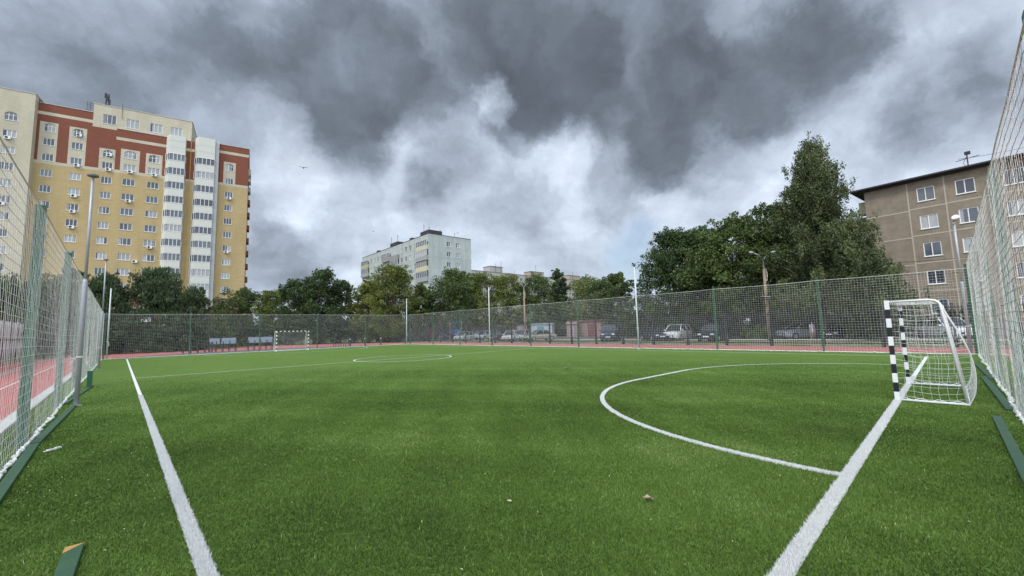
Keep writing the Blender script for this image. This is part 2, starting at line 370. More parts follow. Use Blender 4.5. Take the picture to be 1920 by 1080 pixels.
# ------------------------------------------------------------------ nets and fences
MESH = .12
def net(name, base, along, L, H, nrm, parent, r=.0042, sag=.05, spacing=5.5, off=0., mesh=.125, vr=1.):
    """square mesh net with knots jittered: base + along*s + z ; nrm is the horizontal normal"""
    ns, nz = int(L/mesh)+1, int(H/mesh)+1
    S, Z = np.meshgrid(np.linspace(0, L, ns), np.linspace(0, H, nz), indexing='ij')
    along = np.array(along, float); nrm = np.array(nrm, float); base = np.array(base, float)
    fz = Z/H
    def sm(n, k):
        ph = rng.uniform(0, 6.28, 3); return sum(np.sin(S*k*(.7+.6*i)+Z*(.5+.8*i)+ph[i]) for i in range(3))/3
    hang = np.abs(np.sin(np.pi*(S-off)/spacing))
    dn = sag*(sm(0, 1.3)*1.0+.6*sm(0, 3.1))*np.clip(1.2-fz, 0, 1)+.15*hang*(1-fz)*fz*2*sag/.05
    dz = -.035*hang*fz-.05*np.sin(Z*1.7+S*.35)*(1-abs(2*fz-1))+rng.normal(0, .0025, S.shape)
    ds = .014*sm(1, 1.2)+rng.normal(0, .0018, S.shape)
    P = base+(S+ds)[..., None]*along+(dn+rng.normal(0, .0025, S.shape))[..., None]*nrm; P[..., 2] += np.maximum(Z+dz, .0)+.03
    def cords(P, a, b_, r=r):     # cords run along axis 1 of P, section spanned by a,b_
        n0, n1 = P.shape[:2]; rr = r*rng.uniform(.8, 1.25, (n0, n1, 1))
        sec = [a, -.5*a+.87*b_, -.5*a-.87*b_]
        V = np.stack([P+rr*s_ for s_ in sec], 2)
        i, j = np.meshgrid(np.arange(n0), np.arange(n1-1), indexing='ij'); base_ = ((i*n1+j)*3)[..., None]
        F = []
        for q in range(3):
            q2 = (q+1) % 3; F.append(np.concatenate([base_+q, base_+q2, base_+3+q2, base_+3+q], -1))
        return V.reshape(-1, 3), np.stack(F, 2).reshape(-1, 4)
    V1, F1 = cords(P, along, nrm, r*vr); V2, F2 = cords(np.swapaxes(P, 0, 1), np.array([0, 0, 1.]), nrm)
    o = np_obj(name, np.concatenate([V1, V2]), np.concatenate([F1, F2+len(V1)]), M_cord, parent)
    top = MB(); top.tube([tuple(p) for p in P[::4, -1]], .010, 5); top.build('top_rope', M_cord, o)
    hem = MB(); pts = []; rs = []
    s_ = 0
    while s_ < L:
        i = min(int(s_/L*(ns-1)), ns-1); p = P[i, 0]
        pts.append((p[0]+nrm[0]*rng.normal(0, .014), p[1]+nrm[1]*rng.normal(0, .014), .016+abs(rng.normal(0, .016)))); rs.append(.012+abs(rng.normal(0, .008))); s_ += .03
    hem.tube(pts, rs, 6); hem.build('bottom_hem', M_cord, o)
    return o
def fence(label, name, base, along, L, nrm, posts, side, H=3.85, pw=.045, **kw):
    root = thing(name, label, 'fence', base, 0., 'netting fences round the pitch')
    net('netting', (0, 0, 0), along, L, H, nrm, root, **kw)
    a = Vector(along); n_ = Vector(nrm)
    for s_ in posts:
        b = MB(); c = a*s_+n_*side*.09; e1 = a*pw; e2 = n_*pw
        def pt(i, j, z): return c+e1*i+e2*j+Vector((0, 0, z))
        b.add([pt(-1, -1, 0), pt(1, -1, 0), pt(1, 1, 0), pt(-1, 1, 0), pt(-1, -1, H+.22), pt(1, -1, H+.22), pt(1, 1, H+.22), pt(-1, 1, H+.22)],
              [(0, 3, 2, 1), (4, 5, 6, 7), (0, 1, 5, 4), (1, 2, 6, 5), (2, 3, 7, 6), (3, 0, 4, 7)])
        b.build('post', M_green, root)
    return root
fence('white net on green posts beside the left touchline', 'net_fence', (FX0, 2.0, 0), (0, 1, 0), FY1-2.0, (1, 0, 0), [3.3+5.5*i for i in range(0, 9)], -1, off=3.3, r=.0034, sag=.012, mesh=.14, vr=.55, pw=.065)
fence('white net on green posts behind the striped near goal', 'net_fence', (3.2, FY0, 0), (1, 0, 0), FX1-3.2, (0, 1, 0), [2.45+5.75*i for i in range(0, 5)], -1, H=4.12, off=2.45, r=.0038, sag=.026, mesh=.14, vr=.6, pw=.065)
fence('white net on green posts in front of the parked cars', 'net_fence', (FX1, FY0, 0), (0, 1, 0), FY1-FY0, (-1, 0, 0), [.05+5.52*i for i in range(0, 10)], -1, off=0, sag=.025, r=.0030)
fence('white net on green posts behind the distant goal', 'net_fence', (FX0, FY1, 0), (1, 0, 0), FX1-FX0, (0, -1, 0), [0.1, 5.9, 11.7, 17.45, 23.14, 28.6], -1, off=0, sag=.025, r=.0030)

# palisade fence along the track
root = thing('palisade_fence', 'black steel palisade fence between red track and car park', 'fence', (33.8, -12, 0))
y = 0; k = 0
while y < 84:
    b = MB(); b.box(-.05, .05, y-.05, y+.05, 0, 2.5); b.box(-.09, .09, y-.09, y+.09, 0, .5); b.build('post', M_dark, root)
    b = MB(); b.box(-.02, .02, y+.05, y+2.95, .18, .23); b.box(-.02, .02, y+.05, y+2.95, 2.2, 2.25)
    for i in range(24):
        yy = y+.12+i*.12; b.box(-.010, .010, yy-.014, yy+.014, .1, 2.38)
    b.build('railing_panel', M_dark, root); y += 3.0

# ------------------------------------------------------------------ goals
def goal(label, loc, flip):
    g = thing('football_goal', label, 'goal', loc, math.pi if flip else 0., 'striped goals on the pitch')
    n = 11; h = 2.08/n
    for sx in (-1.54, 1.54):
        b = MB()
        for i in range(n):
            b.k = 0 if i % 2 == 0 else 1; b.box(sx-.04, sx+.04, -.04, .04, i*h, (i+1)*h)
        b.build('goal_post', [M_wpaint, M_blackp], g, bevel=.004)
    b = MB(); m_ = 15; ww = 3.0/m_
    for i in range(m_):
        b.k = 1 if i % 2 == 0 else 0; b.box(-1.5+i*ww, -1.5+(i+1)*ww, -.04, .04, 2.0, 2.08)
    b.build('crossbar', [M_wpaint, M_blackp], g, bevel=.004)
    b = MB()
    for sx in (-1.54, 1.54):
        b.tube([(sx, -.04, 2.05), (sx, -.62, 2.06), (sx, -.72, 2.04), (sx, -.78, 1.98), (sx, -.99, .06)], .022, 8)
        b.tube([(sx, -.04, .03), (sx, -1.0, .03)], .022, 8)
    b.tube([(-1.54, -1.0, .03), (1.54, -1.0, .03)], .022, 8); b.tube([(-1.54, -.72, 2.03), (1.54, -.72, 2.03)], .018, 8)
    b.build('back_frame', M_wpaint, g, smooth=True)
    # net: back curtain, two sides, roof
    b = MB(); c = .12; R_ = .0033
    def cord(pts): b.tube([(p[0]+random.gauss(0, .006), p[1]+random.gauss(0, .006), max(.01, p[2]+random.gauss(0, .008))) for p in pts], R_, 3, False)
    def prof(t_):   # back profile from crossbar over the top bar to the ground, bulging backwards
        if t_ < .28: f = t_/.28; return (-.04-f*.72, 2.05-.015*math.sin(f*3.1))
        f = (t_-.28)/.72; return (-.76-.24*f-.30*max(0., math.sin(f*math.pi))**.8*(f**.5), 2.03*(1-f)+.01)
    nt_ = 24; nx = 26
    xs = [-1.54+3.08*i/nx for i in range(nx+1)]
    bow = lambda x_: 1-.25*abs(x_/1.54)**3
    for x_ in xs: cord([(x_, prof(j/nt_)[0], prof(j/nt_)[1]) for j in range(nt_+1)])
    for j in range(1, nt_+1):
        yy, z_ = prof(j/nt_); cord([(x_, yy, z_-.02*math.sin(i*1.3)) for i, x_ in enumerate(xs)])
    for sx in (-1.54, 1.54):
        for j in range(1, 17):
            z_ = j*.12; yb = prof(.28+.72*(1-z_/2.04))[0]
            cord([(sx+(.03*math.sin(q*.8+j)), -.04+(yb+.04)*q/9, z_-.05*math.sin(math.pi*q/9)) for q in range(10)])
        for q in range(1, 8):
            yy = -.04-q*.12
            top = 2.02 if yy > -.76 else 2.03*(1-(abs(yy)-.76)/.26)
            cord([(sx+.02*math.sin(q+z_/7), yy+.02*math.sin(z_*.9), top*z_/14) for z_ in range(15)])
    for sx in (-1.54, 1.54): b.tube([(sx, prof(.28+.72*f/14)[0], prof(.28+.72*f/14)[1]) for f in range(15)], .008, 4)
    b.tube([(sx_, -1.0+.02*math.sin(i), .05+.02*math.sin(i*1.9)) for i, sx_ in enumerate(np.linspace(-1.54, 1.54, 24))], .010, 4)
    for sx in (-1.54, 1.54): b.tube([(sx, -.04-.96*i/14, .06+.022*math.sin(i*1.7)) for i in range(15)], .008, 4)
    b.build('goal_net', M_cord, g)
goal('black and white striped goal nearest the camera, on the right', (GX, PY0, .0), False)
goal('black and white striped goal at the distant end of pitch', (GX, PY1, .0), True)
def plain_goal(label, loc, rz):
    g = thing('small_goal', label, 'goal', loc, rz)
    for sx in (-1.5, 1.5):
        b = MB(); b.box(sx-.04, sx+.04, -.04, .04, 0, 2.0); b.build('goal_post', M_wpaint, g)
    b = MB(); b.box(-1.54, 1.54, -.04, .04, 2.0, 2.08); b.build('crossbar', M_wpaint, g)
    b = MB(); [b.tube([(sx, 0, 2.0), (sx, .9, 1.0), (sx, .9, 0)], .02, 6) for sx in (-1.5, 1.5)]; b.build('back_frame', M_wpaint, g)
plain_goal('plain white goal frame beyond the far net, left', (8.9, 76.5, 0), .5)

# ------------------------------------------------------------------ poles
def flood(label, loc, H, r0, r1, sleeve, disc, tie=1.25):
    g = thing('lamp_pole', label, 'lamp pole', loc, 0., 'grey lamp poles inside the net')
    b = MB(); b.tube([(0, 0, 0), (0, 0, sleeve), (0, 0, sleeve+.08)], [r0, r0, r1+.005], 14); b.tube([(0, 0, sleeve+.05), (0, 0, H)], r1, 12); b.build('pole', M_galv, g, smooth=True)
    b = MB(); b.tube([(0, 0, -.0), (0, 0, .02)], r0*2.2, 14); b.build('base_plate', M_galv, g)
    b = MB(); b.tube([(0, 0, H), (0, 0, H+.03), (0, 0, H+.07), (0, 0, H+.10)], [.05, disc, disc, disc*.5], 20); b.build('lamp_head', mat('lamp_housing', (.14, .15, .16), .5), g)
    b = MB()
    for i in range(3): b.tube([(r0*1.1*math.cos(a), r0*1.1*math.sin(a), tie+.012*i+.01*math.sin(a*2+i)) for a in np.linspace(0, 6.28, 13)], .008, 4)
    b.tube([(-r0, 0, tie), (-r0-.08, 0, tie-.02), (-.22, 0, tie+.06)], .006, 4); b.tube([(-r0, 0, tie), (-r0-.1, 0, tie-.12), (-.15, .02, tie-.2)], .006, 4)
    b.build('tie_rope', M_cord, g)
flood('grey lamp pole nearest the camera by the left net', (-.74, 15.9, 0), 6.15, .054, .032, 3.25, .12)
flood('grey lamp pole farther off along the left net', (-.78, 33.7, 0), 6.3, .054, .032, 3.25, .12)
flood('grey pole topped by round lamp, behind the near goal', (28.5, -.42, 0), 6.15, .068, .048, 3.25, .02)
def thin(label, loc, H=6.0):
    g = thing('thin_pole', label, 'pole', loc, 0., 'thin pale poles round the pitch')
    b = MB(); b.tube([(0, 0, 0), (0, 0, H)], [.055, .045], 10); b.build('pole', M_galv if 0 else mat('pale_grey_paint', (.58, .60, .61), .5, var=.06), g, smooth=True)
    b = MB(); b.tube([(0, 0, H), (0, 0, H+.05)], .07, 10); b.build('cap', M_dark, g)
    b = MB(); b.tube([(-.0, 0, 0), (0, 0, .02)], .12, 10); b.build('base_plate', M_wpaint, g)
    b = MB(); b.tube([(.07*math.cos(a), .07*math.sin(a), 1.5+.02*math.sin(a*2)) for a in np.linspace(0, 6.28, 11)], .02, 4); b.tube([(.06, 0, 1.5), (.09, 0, 1.25), (.08, .03, 1.1)], .03, 4); b.build('tie_rope', M_cord, g)
thin('thin pale pole in the far left corner of the net', (-.72, 49.6, 0), 6.1)
thin('thin pale pole at the far corner right of distant goal', (27.35, 49.2, 0))
thin('thin pale pole before the parked cars, left of pole with dark sedan', (27.35, 32.4, 0))
thin('thin pale pole in front of the dark sedan, tallest in view', (27.35, 15.75, 0))
# round lamp on an arm for the right pole
b = MB(); n = 20
g = thing('round_floodlight', 'round pale floodlight on the pole behind the near goal', 'floodlight', (28.42, -.5, 6.35), 0.)
b.tube([(0, 0, 0), (-.05, .02, .04)], [.14, .125], 24); b.build('lamp_face', M_white, g); b = MB(); b.tube([(.002, 0, 0), (.10, -.04, -.05)], [.14, .09], 24); b.build('lamp_housing', M_galv, g)
b = MB(); b.beam((.05, 0, -.1), (.08, .08, -.27), .05); b.beam((-.12, .1, -.25), (.25, .05, -.25), .05); b.build('bracket', M_galv, g)

# ------------------------------------------------------------------ green boards on the turf
def board(label, p0, p1, wd=.11, h=.035, end=False):
    v = Vector(p1)-Vector(p0); L = v.length; g = thing('green_board', label, 'board', (p0[0], p0[1], 0.004), math.atan2(v.y, v.x), 'green boards lying along the nets')
    b = MB(); b.box(0, L, -wd/2, wd/2, .0, h); b.build('plank', M_greenb, g, bevel=.006)
    if end:
        b = MB(); b.add([(L-.002, -wd/2, h+.002), (L+.003, -wd/2, h+.002), (L+.003, wd/2, h+.002), (L-.13, wd/2, h+.002)], [(0, 1, 2, 3)]); b.box(L, L+.004, -wd/2, wd/2, 0, h+.001); b.build('sawn_end', M_orange, g)
board('long green board under left net, nearest the camera', (-.86, 4.6), (-.93, 10.5))
board('long green board under left net, ending at the lamp pole', (-.93, 10.62), (-.78, 15.75))
board('short green board angled behind the nearest lamp pole', (-.98, 16.5), (-.66, 22.0))
board('short green board with bare orange end, alone at bottom left', (-.25, 3.6), (-.185, 5.08), end=True)
board('green board farthest along the right net', (22.2, -.43), (17.0, -.58), .12)
board('green board in the middle of the right net', (17.6, -.43), (11.65, -.56), .12)
board('green board closest to the camera on the right', (10.75, -.35), (5.2, -.40), .105)
b = MB(); b.box(-.07, .07, -.05, .05, 0, .6); b.box(-.1, .1, -.09, .09, 0, .015); st = b.build('green_stub_post', M_green); st.location = (-.70, 21.3, 0); tag(st, 'short green stub post standing beside the left net', 'post')

# ------------------------------------------------------------------ litter
def leafobj(label, loc, s, c, rz, curl=.3):
    b = MB(); n = 9; vs = []; fs = []
    for i in range(n):
        u = i/(n-1); wv = math.sin(u*math.pi)**.7*.45*(1+.25*math.sin(u*22))
        z_ = curl*s*(u-.5)**2*2
        vs += [((u-.5)*s, -wv*s, z_+curl*s*.35*wv), ((u-.5)*s, 0, z_+.004), ((u-.5)*s, wv*s, z_+curl*s*.5*wv)]
    for i in range(n-1): fs += [(3*i, 3*i+3, 3*i+4, 3*i+1), (3*i+1, 3*i+4, 3*i+5, 3*i+2)]
    b.add(vs, fs); o = b.build('fallen_leaf', mat('leaf_'+str(c), c, .7, var=.3, scale=30), smooth=True); o.location = loc; o.rotation_euler = (.1, .15, rz)
    m = o.modifiers.new('thick', 'SOLIDIFY'); m.thickness = .002; return o
tag(leafobj('', (3.79, 2.17, .03), .10, (.42, .31, .20), .7, .6), 'curled brown dry leaf lying on open turf, lower right', 'leaf')
pts = [(13.38, 10.95, .34, (.62, .6, .42), 'pale scrap lying on the turf beyond the centre'), (2.85, 3.13, .05, (.6, .58, .4), 'tiny pale leaf left of the curled brown leaf')]
for (x_, y_, s_, c_, lb) in pts: tag(leafobj('', (x_, y_, .03), s_, c_, random.random()*3, .2), lb, 'leaf')
b = MB(); b.box(-.06, .05, -.02, .02, .0, .025); b.box(.04, .11, -.015, .03, .01, .035); b.box(-.1, -.03, -.035, .0, 0, .015); o = b.build('paper_scrap', mat('dirty_paper', (.6, .6, .57), .8, var=.2, scale=30), bevel=.004); o.location = (-.68, 9.75, .015); o.rotation_euler = (0, 0, .5); tag(o, 'crumpled white scrap lying on turf beside left board', 'litter')
# tiny scattered leaf bits: too many and too small to count
x = np.concatenate([rng.uniform(-.85, .4, 150), rng.uniform(0, 14, 130)]); y = np.concatenate([rng.uniform(4, 30, 150)**1.0, rng.uniform(-.4, 12, 130)]); n = len(x)
s_ = rng.uniform(.006, .018, n); a = rng.uniform(0, 6.28, n); z_ = .028
V = np.stack([np.stack([x+s_*np.cos(a), y+s_*np.sin(a), np.full(n, z_)], 1), np.stack([x+s_*.5*np.cos(a+1.6), y+s_*.5*np.sin(a+1.6), np.full(n, z_+.008)], 1), np.stack([x-s_*np.cos(a), y-s_*np.sin(a), np.full(n, z_)], 1), np.stack([x-s_*.5*np.cos(a+1.6), y-s_*.5*np.sin(a+1.6), np.full(n, z_+.008)], 1)], 1).reshape(-1, 3)
o = np_obj('leaf_litter', V, np.arange(4*n).reshape(-1, 4), mat('pale_leaf_bits', (.50, .50, .28), .8, var=.4, scale=.7)); tag(o, 'tiny pale leaf bits scattered over the turf', 'leaf litter', kind='stuff')

# ------------------------------------------------------------------ building kit
_wc = {}
def win_proto(wd, h, bars, arch=False, fw=.07, sill=True):
    key = (wd, h, bars, arch)
    if key in _wc: return _wc[key]
    f = MB()
    if arch:
        hs = h*.62; n = 12; rise = h-hs
        f.box(-wd/2, -wd/2+fw, -.04, .04, 0, hs); f.box(wd/2-fw, wd/2, -.04, .04, 0, hs); f.box(-wd/2+fw, wd/2-fw, -.04, .04, 0, fw)
        f.tube([(-wd/2*math.cos(a)*.97, 0, hs+rise*math.sin(a)*.97-.0) for a in np.linspace(0, math.pi, n)], fw*.6, 4); f.box(-wd/2+fw, wd/2-fw, -.035, .035, hs-.03, hs+.03)
    else:
        f.box(-wd/2, -wd/2+fw, -.04, .04, 0, h); f.box(wd/2-fw, wd/2, -.04, .04, 0, h); f.box(-wd/2+fw, wd/2-fw, -.04, .04, 0, fw); f.box(-wd/2+fw, wd/2-fw, -.04, .04, h-fw, h)
    for u in bars:
        f.box(-wd/2+wd*u-fw*.5, -wd/2+wd*u+fw*.5, -.042, .042, fw, (h*.85 if arch else h-fw))
    if sill: f.box(-wd/2-.06, wd/2+.06, -.17, -.04, -.05, -.005)
    fo = f.build('window', M_white); p = MB()
    if arch:
        n = 12; ps = [(-wd/2, .015, 0), (wd/2, .015, 0)]+[(wd/2*math.cos(a), .015, h*.62+h*.38*math.sin(a)) for a in np.linspace(0, math.pi, n)]
        p.add(ps, [tuple(range(len(ps)))])
    else: p.quad((-wd/2, .015, 0), (wd/2, .015, 0), (wd/2, .015, h), (-wd/2, .015, h))
    po = p.build('pane', M_pane); fo['_p'] = 1
    col.objects.unlink(fo); col.objects.unlink(po)
    _wc[key] = (fo, po); return fo, po
def put_win(parent, loc, rz, wd, h, bars, arch=False, label=None):
    fo, po = win_proto(wd, h, bars, arch); a = fo.copy(); 
    if '_p' in a: del a['_p']
    col.objects.link(a); a.parent = parent; a.location = loc; a.rotation_euler = (0, 0, rz)
    b_ = po.copy(); col.objects.link(b_); b_.parent = a; b_.location = (0, 0, 0)
    return a
def wall(b, o, rz, x0, x1, z0, z1, holes, matf=None, xs=(), zs=(), depth=.14):
    """wall in local XZ at origin o rotated rz about z; holes = (cx, z, w, h, arch)"""
    c, s = math.cos(rz), math.sin(rz)
    def P(x_, z_, y_=0.): return (o[0]+x_*c-y_*s, o[1]+x_*s+y_*c, z_)
    X = sorted({round(v, 4) for v in [x0, x1, *xs]+[h[0]-h[2]/2 for h in holes]+[h[0]+h[2]/2 for h in holes] if x0 <= v <= x1})
    Z = sorted({round(v, 4) for v in [z0, z1, *zs]+[h[1] for h in holes]+[h[1]+h[3] for h in holes] if z0 <= v <= z1})
    H = [(h[0]-h[2]/2, h[0]+h[2]/2, h[1], h[1]+h[3]) for h in holes]
    for i in range(len(X)-1):
        hx = [q for q in H if q[0]-1e-3 < (X[i]+X[i+1])/2 < q[1]+1e-3]
        for j in range(len(Z)-1):
            cz = (Z[j]+Z[j+1])/2
            if any(q[2]-1e-3 < cz < q[3]+1e-3 for q in hx): continue
            b.k = matf((X[i]+X[i+1])/2, cz) if matf else 0
            b.quad(P(X[i], Z[j]), P(X[i+1], Z[j]), P(X[i+1], Z[j+1]), P(X[i], Z[j+1]))
    for h in holes:
        xa, xb, za, zb = h[0]-h[2]/2, h[0]+h[2]/2, h[1], h[1]+h[3]
        b.k = matf(h[0]-h[2]/2-.05, za-.05) if matf else 0
        b.quad(P(xa, za), P(xb, za), P(xb, za, depth), P(xa, za, depth)); b.quad(P(xa, zb), P(xa, zb, depth), P(xb, zb, depth), P(xb, zb))
        b.quad(P(xa, za), P(xa, za, depth), P(xa, zb, depth), P(xa, zb)); b.quad(P(xb, za), P(xb, zb), P(xb, zb, depth), P(xb, za, depth))
        if len(h) > 4 and h[4]:
            hs = za+h[3]*.62; A = [(h[0]-h[2]/2*math.cos(t_), hs+h[3]*.38*math.sin(t_)) for t_ in np.linspace(0, math.pi, 13)]
            for q in range(12): b.quad(P(A[q][0], A[q][1]), P(A[q+1][0], A[q+1][1]), P(A[q+1][0], zb), P(A[q][0], zb))
    return P
_ac = None
def put_ac(parent, loc, rz=0):
    global _ac
    if _ac is None:
        b = MB(); b.box(-.4, .4, -.36, -.06, 0, .55); o = b.build('air_conditioner', M_white, bevel=.02)
        b = MB(); b.tube([(-.1, -.362, .28), (-.1, -.375, .28)], .21, 16); f_ = b.build('fan_grille', M_dark); b = MB(); b.box(-.3, -.27, -.3, 0, -.1, -.01); b.box(.27, .3, -.3, 0, -.1, -.01); f2 = b.build('bracket', M_galv)
        for q in (o, f_, f2): col.objects.unlink(q)
        _ac = (o, f_, f2)
    a = _ac[0].copy(); col.objects.link(a); a.parent = parent; a.location = loc; a.rotation_euler = (0, 0, rz)
    for q in _ac[1:]: c = q.copy(); col.objects.link(c); c.parent = a

# ------------------------------------------------------------------ left tower
tw = thing('apartment_tower', 'tall yellow and red brick apartment tower with white glazed balconies', 'building', (19.54, 106.74, 0), math.radians(-11.19))
YEL, CRE, RED, BRO = 0, 1, 2, 3; TM = [M_yel, M_cream, M_red, M_brown]
rows = [2.05+3*i for i in range(12)]           # z of sills (1.35 high windows)
cols_ = dict(c1=(-31.5, 1.55), c2=(-27.7, 1.6), c3=(-23.35, 1.55), c4=(-20., 1.9), c5=(-16.3, 1.85), c6=(-3.5, 1.5))
def tmat(pans, band, low=9.8, top=34.75):
    def f(x_, z_):
        for (a, c, zt) in pans:
            if a < x_ < c and top-.3 < z_ < zt: return CRE
        if band and band[0] < z_ < band[1]: return CRE
        if top-.28 < z_ < top+.25: return CRE
        if z_ > top: return RED
        if 7.6 < z_ < 7.95: return CRE
        return BRO if z_ < low else YEL
    return f
W = []; 
def colw(cx, wd, arch_z, nrows=12, lastreg=34.7):
    hs = []
    z_ = 2.05
    while z_ < arch_z-1: hs.append((round(cx, 3), round(z_, 3), wd, 1.35, False)); z_ += 3
    hs.append((round(cx, 3), arch_z, wd, 1.6, True)); return hs
BARS3 = (.34, .66)
# section with two columns (recessed) + penthouse face
b = MB(); h1 = colw(*cols_['c1'], 40.7)+colw(*cols_['c2'], 40.55)+[h for h in colw(*cols_['c3'], 37.3)]
f = tmat([(-32.8, -30.4, 42.5), (-28.9, -26.5, 42.4), (-24.6, -22.2, 39.1)], (43.85, 44.45))
fm = lambda x_, z_: CRE if (x_ > -25.8 and z_ > 43.2) else (RED if x_ > -25.8 and z_ > 43.2-1e-3 else (f(x_, z_) if not (x_ > -25.8 and 43.85 < z_ < 44.45) else CRE))
XS = [-32.8, -30.4, -28.9, -26.5, -25.8, -24.6, -22.2]; ZS = [7.6, 7.95, 9.8, 34.47, 35.0, 39.1, 42.4, 42.5, 43.2, 43.85, 44.45]
wall(b, (0, 0), 0, -33.2, -25.8, 0, 46.0, [h for h in h1 if h[0] < -25.8], f, XS, ZS)
wall(b, (0, 0), 0, -25.8, -22.2, 0, 47.9, [h for h in h1 if h[0] > -25.8]+[(-23.45, 44.2, 2.0, 1.9, False)], fm, XS, ZS)
wall(b, (0, 0), 0, -22.2, -10.5, 43.4, 47.9, [(x_, 44.1, 2.0, 1.9, False) for x_ in (-20., -16.35, -13.05)], lambda a, c: CRE)
# forward section of columns 4, 5
h2 = colw(*cols_['c4'], 37.6)+colw(*cols_['c5'], 37.5)
f2 = tmat([(-21.4, -18.55, 39.45), (-17.6, -15.0, 39.3)], (41.15, 41.75))
wall(b, (0, -.4), 0, -22.2, -9.6, 0, 43.4, h2, f2, [-21.4, -18.55, -17.6, -15.0], ZS+[39.3, 39.45, 41.15, 41.75])
h3 = colw(*cols_['c6'], 38.15); f3 = tmat([(-4.6, -2.4, 40.1)], (41.9, 42.5), top=35.0)
wall(b, (0, -.4), 0, -9.6, 0, 0, 43.9, h3, f3, [-4.6, -2.4], [7.6, 7.95, 9.8, 34.72, 35.25, 40.1, 41.9, 42.5])
# cream projecting section at the left
h0 = colw(-36.0, 1.7, 41.2)+colw(-43.2, 1.7, 41.2)
wall(b, (0, -1.3), 0, -70, -33.2, 0, 46.9, h0, lambda x_, z_: BRO if z_ < 7.7 else CRE, [], [7.7])
b.k = CRE; b.quad((-33.2, -1.3, 7.7), (-33.2, 0, 7.7), (-33.2, 0, 46.9), (-33.2, -1.3, 46.9)); b.k = BRO; b.quad((-33.2, -1.3, 0), (-33.2, 0, 0), (-33.2, 0, 7.7), (-33.2, -1.3, 7.7))
# returns, sides, back, roofs
b.k = YEL; b.quad((0, -.4, 0), (0, 16, 0), (0, 16, 35), (0, -.4, 35)); b.k = RED; b.quad((0, -.4, 35), (0, 16, 35), (0, 16, 43.9), (0, -.4, 43.9))
b.k = RED; b.quad((-22.2, -.4, 43.4), (-22.2, 0, 43.4), (-10.5, 0, 43.4), (-10.5, -.4, 43.4)); b.k = CRE
b.quad((-10.5, 0, 43.4), (-10.5, 12, 43.4), (-10.5, 12, 47.9), (-10.5, 0, 47.9)); b.quad((-25.8, 0, 46), (-25.8, 0, 47.9), (-25.8, 12, 47.9), (-25.8, 12, 46))
b.quad((-22.2, -.4, 0), (-22.2, 0, 0), (-22.2, 0, 43.4), (-22.2, -.4, 43.4)); b.quad((-70, 16, 0), (0, 16, 0), (0, 16, 43), (-70, 16, 43))
b.build('wall', TM, tw)
b = MB(); b.box(-25.9, -10.4, -.08, 12.1, 47.9, 48.0); b.box(-33.1, -25.9, -.08, 16, 46.0, 46.1); b.box(-22.1, -10.6, -.48, 16, 43.4, 43.48) ; b.box(-5.4, .08, -.48, 16.1, 43.9, 44.0); b.box(-70, -33.1, -1.38, 16, 46.9, 47.0)
b.build('roof', [mat('parapet_metal', (.5, .5, .48), .5)], tw)
for hs, yy in ((h1, 0), (h2, -.4), (h3, -.4), (h0, -1.3)):
    for h in hs:
        if h[1] < 4 and h[0] < -10: continue
        put_win(tw, (h[0], yy+.10, h[1]), 0, h[2], h[3], BARS3, h[4])
for x_ in (-23.45, -20., -16.35, -13.05): put_win(tw, (x_, .10, 44.2 if x_ == -23.45 else 44.1), 0, 2.0, 1.9, (.33, .66))
for (x_, z_, yy) in [(-36.2, 38.0, -1.3), (-27.6, 40.4, 0), (-27.6, 34.2, 0), (-23.2, 37.0, 0), (-23.2, 34.1, 0), (-19.9, 34.1, -.4), (-16.2, 34.1, -.4), (-19.9, 28.3, -.4), (-27.7, 25.3, 0), (-27.7, 22.3, 0), (-16.3, 19.4, -.4), (-3.5, 31.3, -.4), (-18.4, 17.3, -.4), (-23.3, 13.2, 0), (-3.6, 16.3+2.9, -.4), (-36.2, 26., -1.3), (-36.2, 17., -1.3), (-27.7, 31.2-1.9, 0)]:
    put_ac(tw, (x_+.1, yy, 2.05+3*round((z_-1.6)/3)-.45))
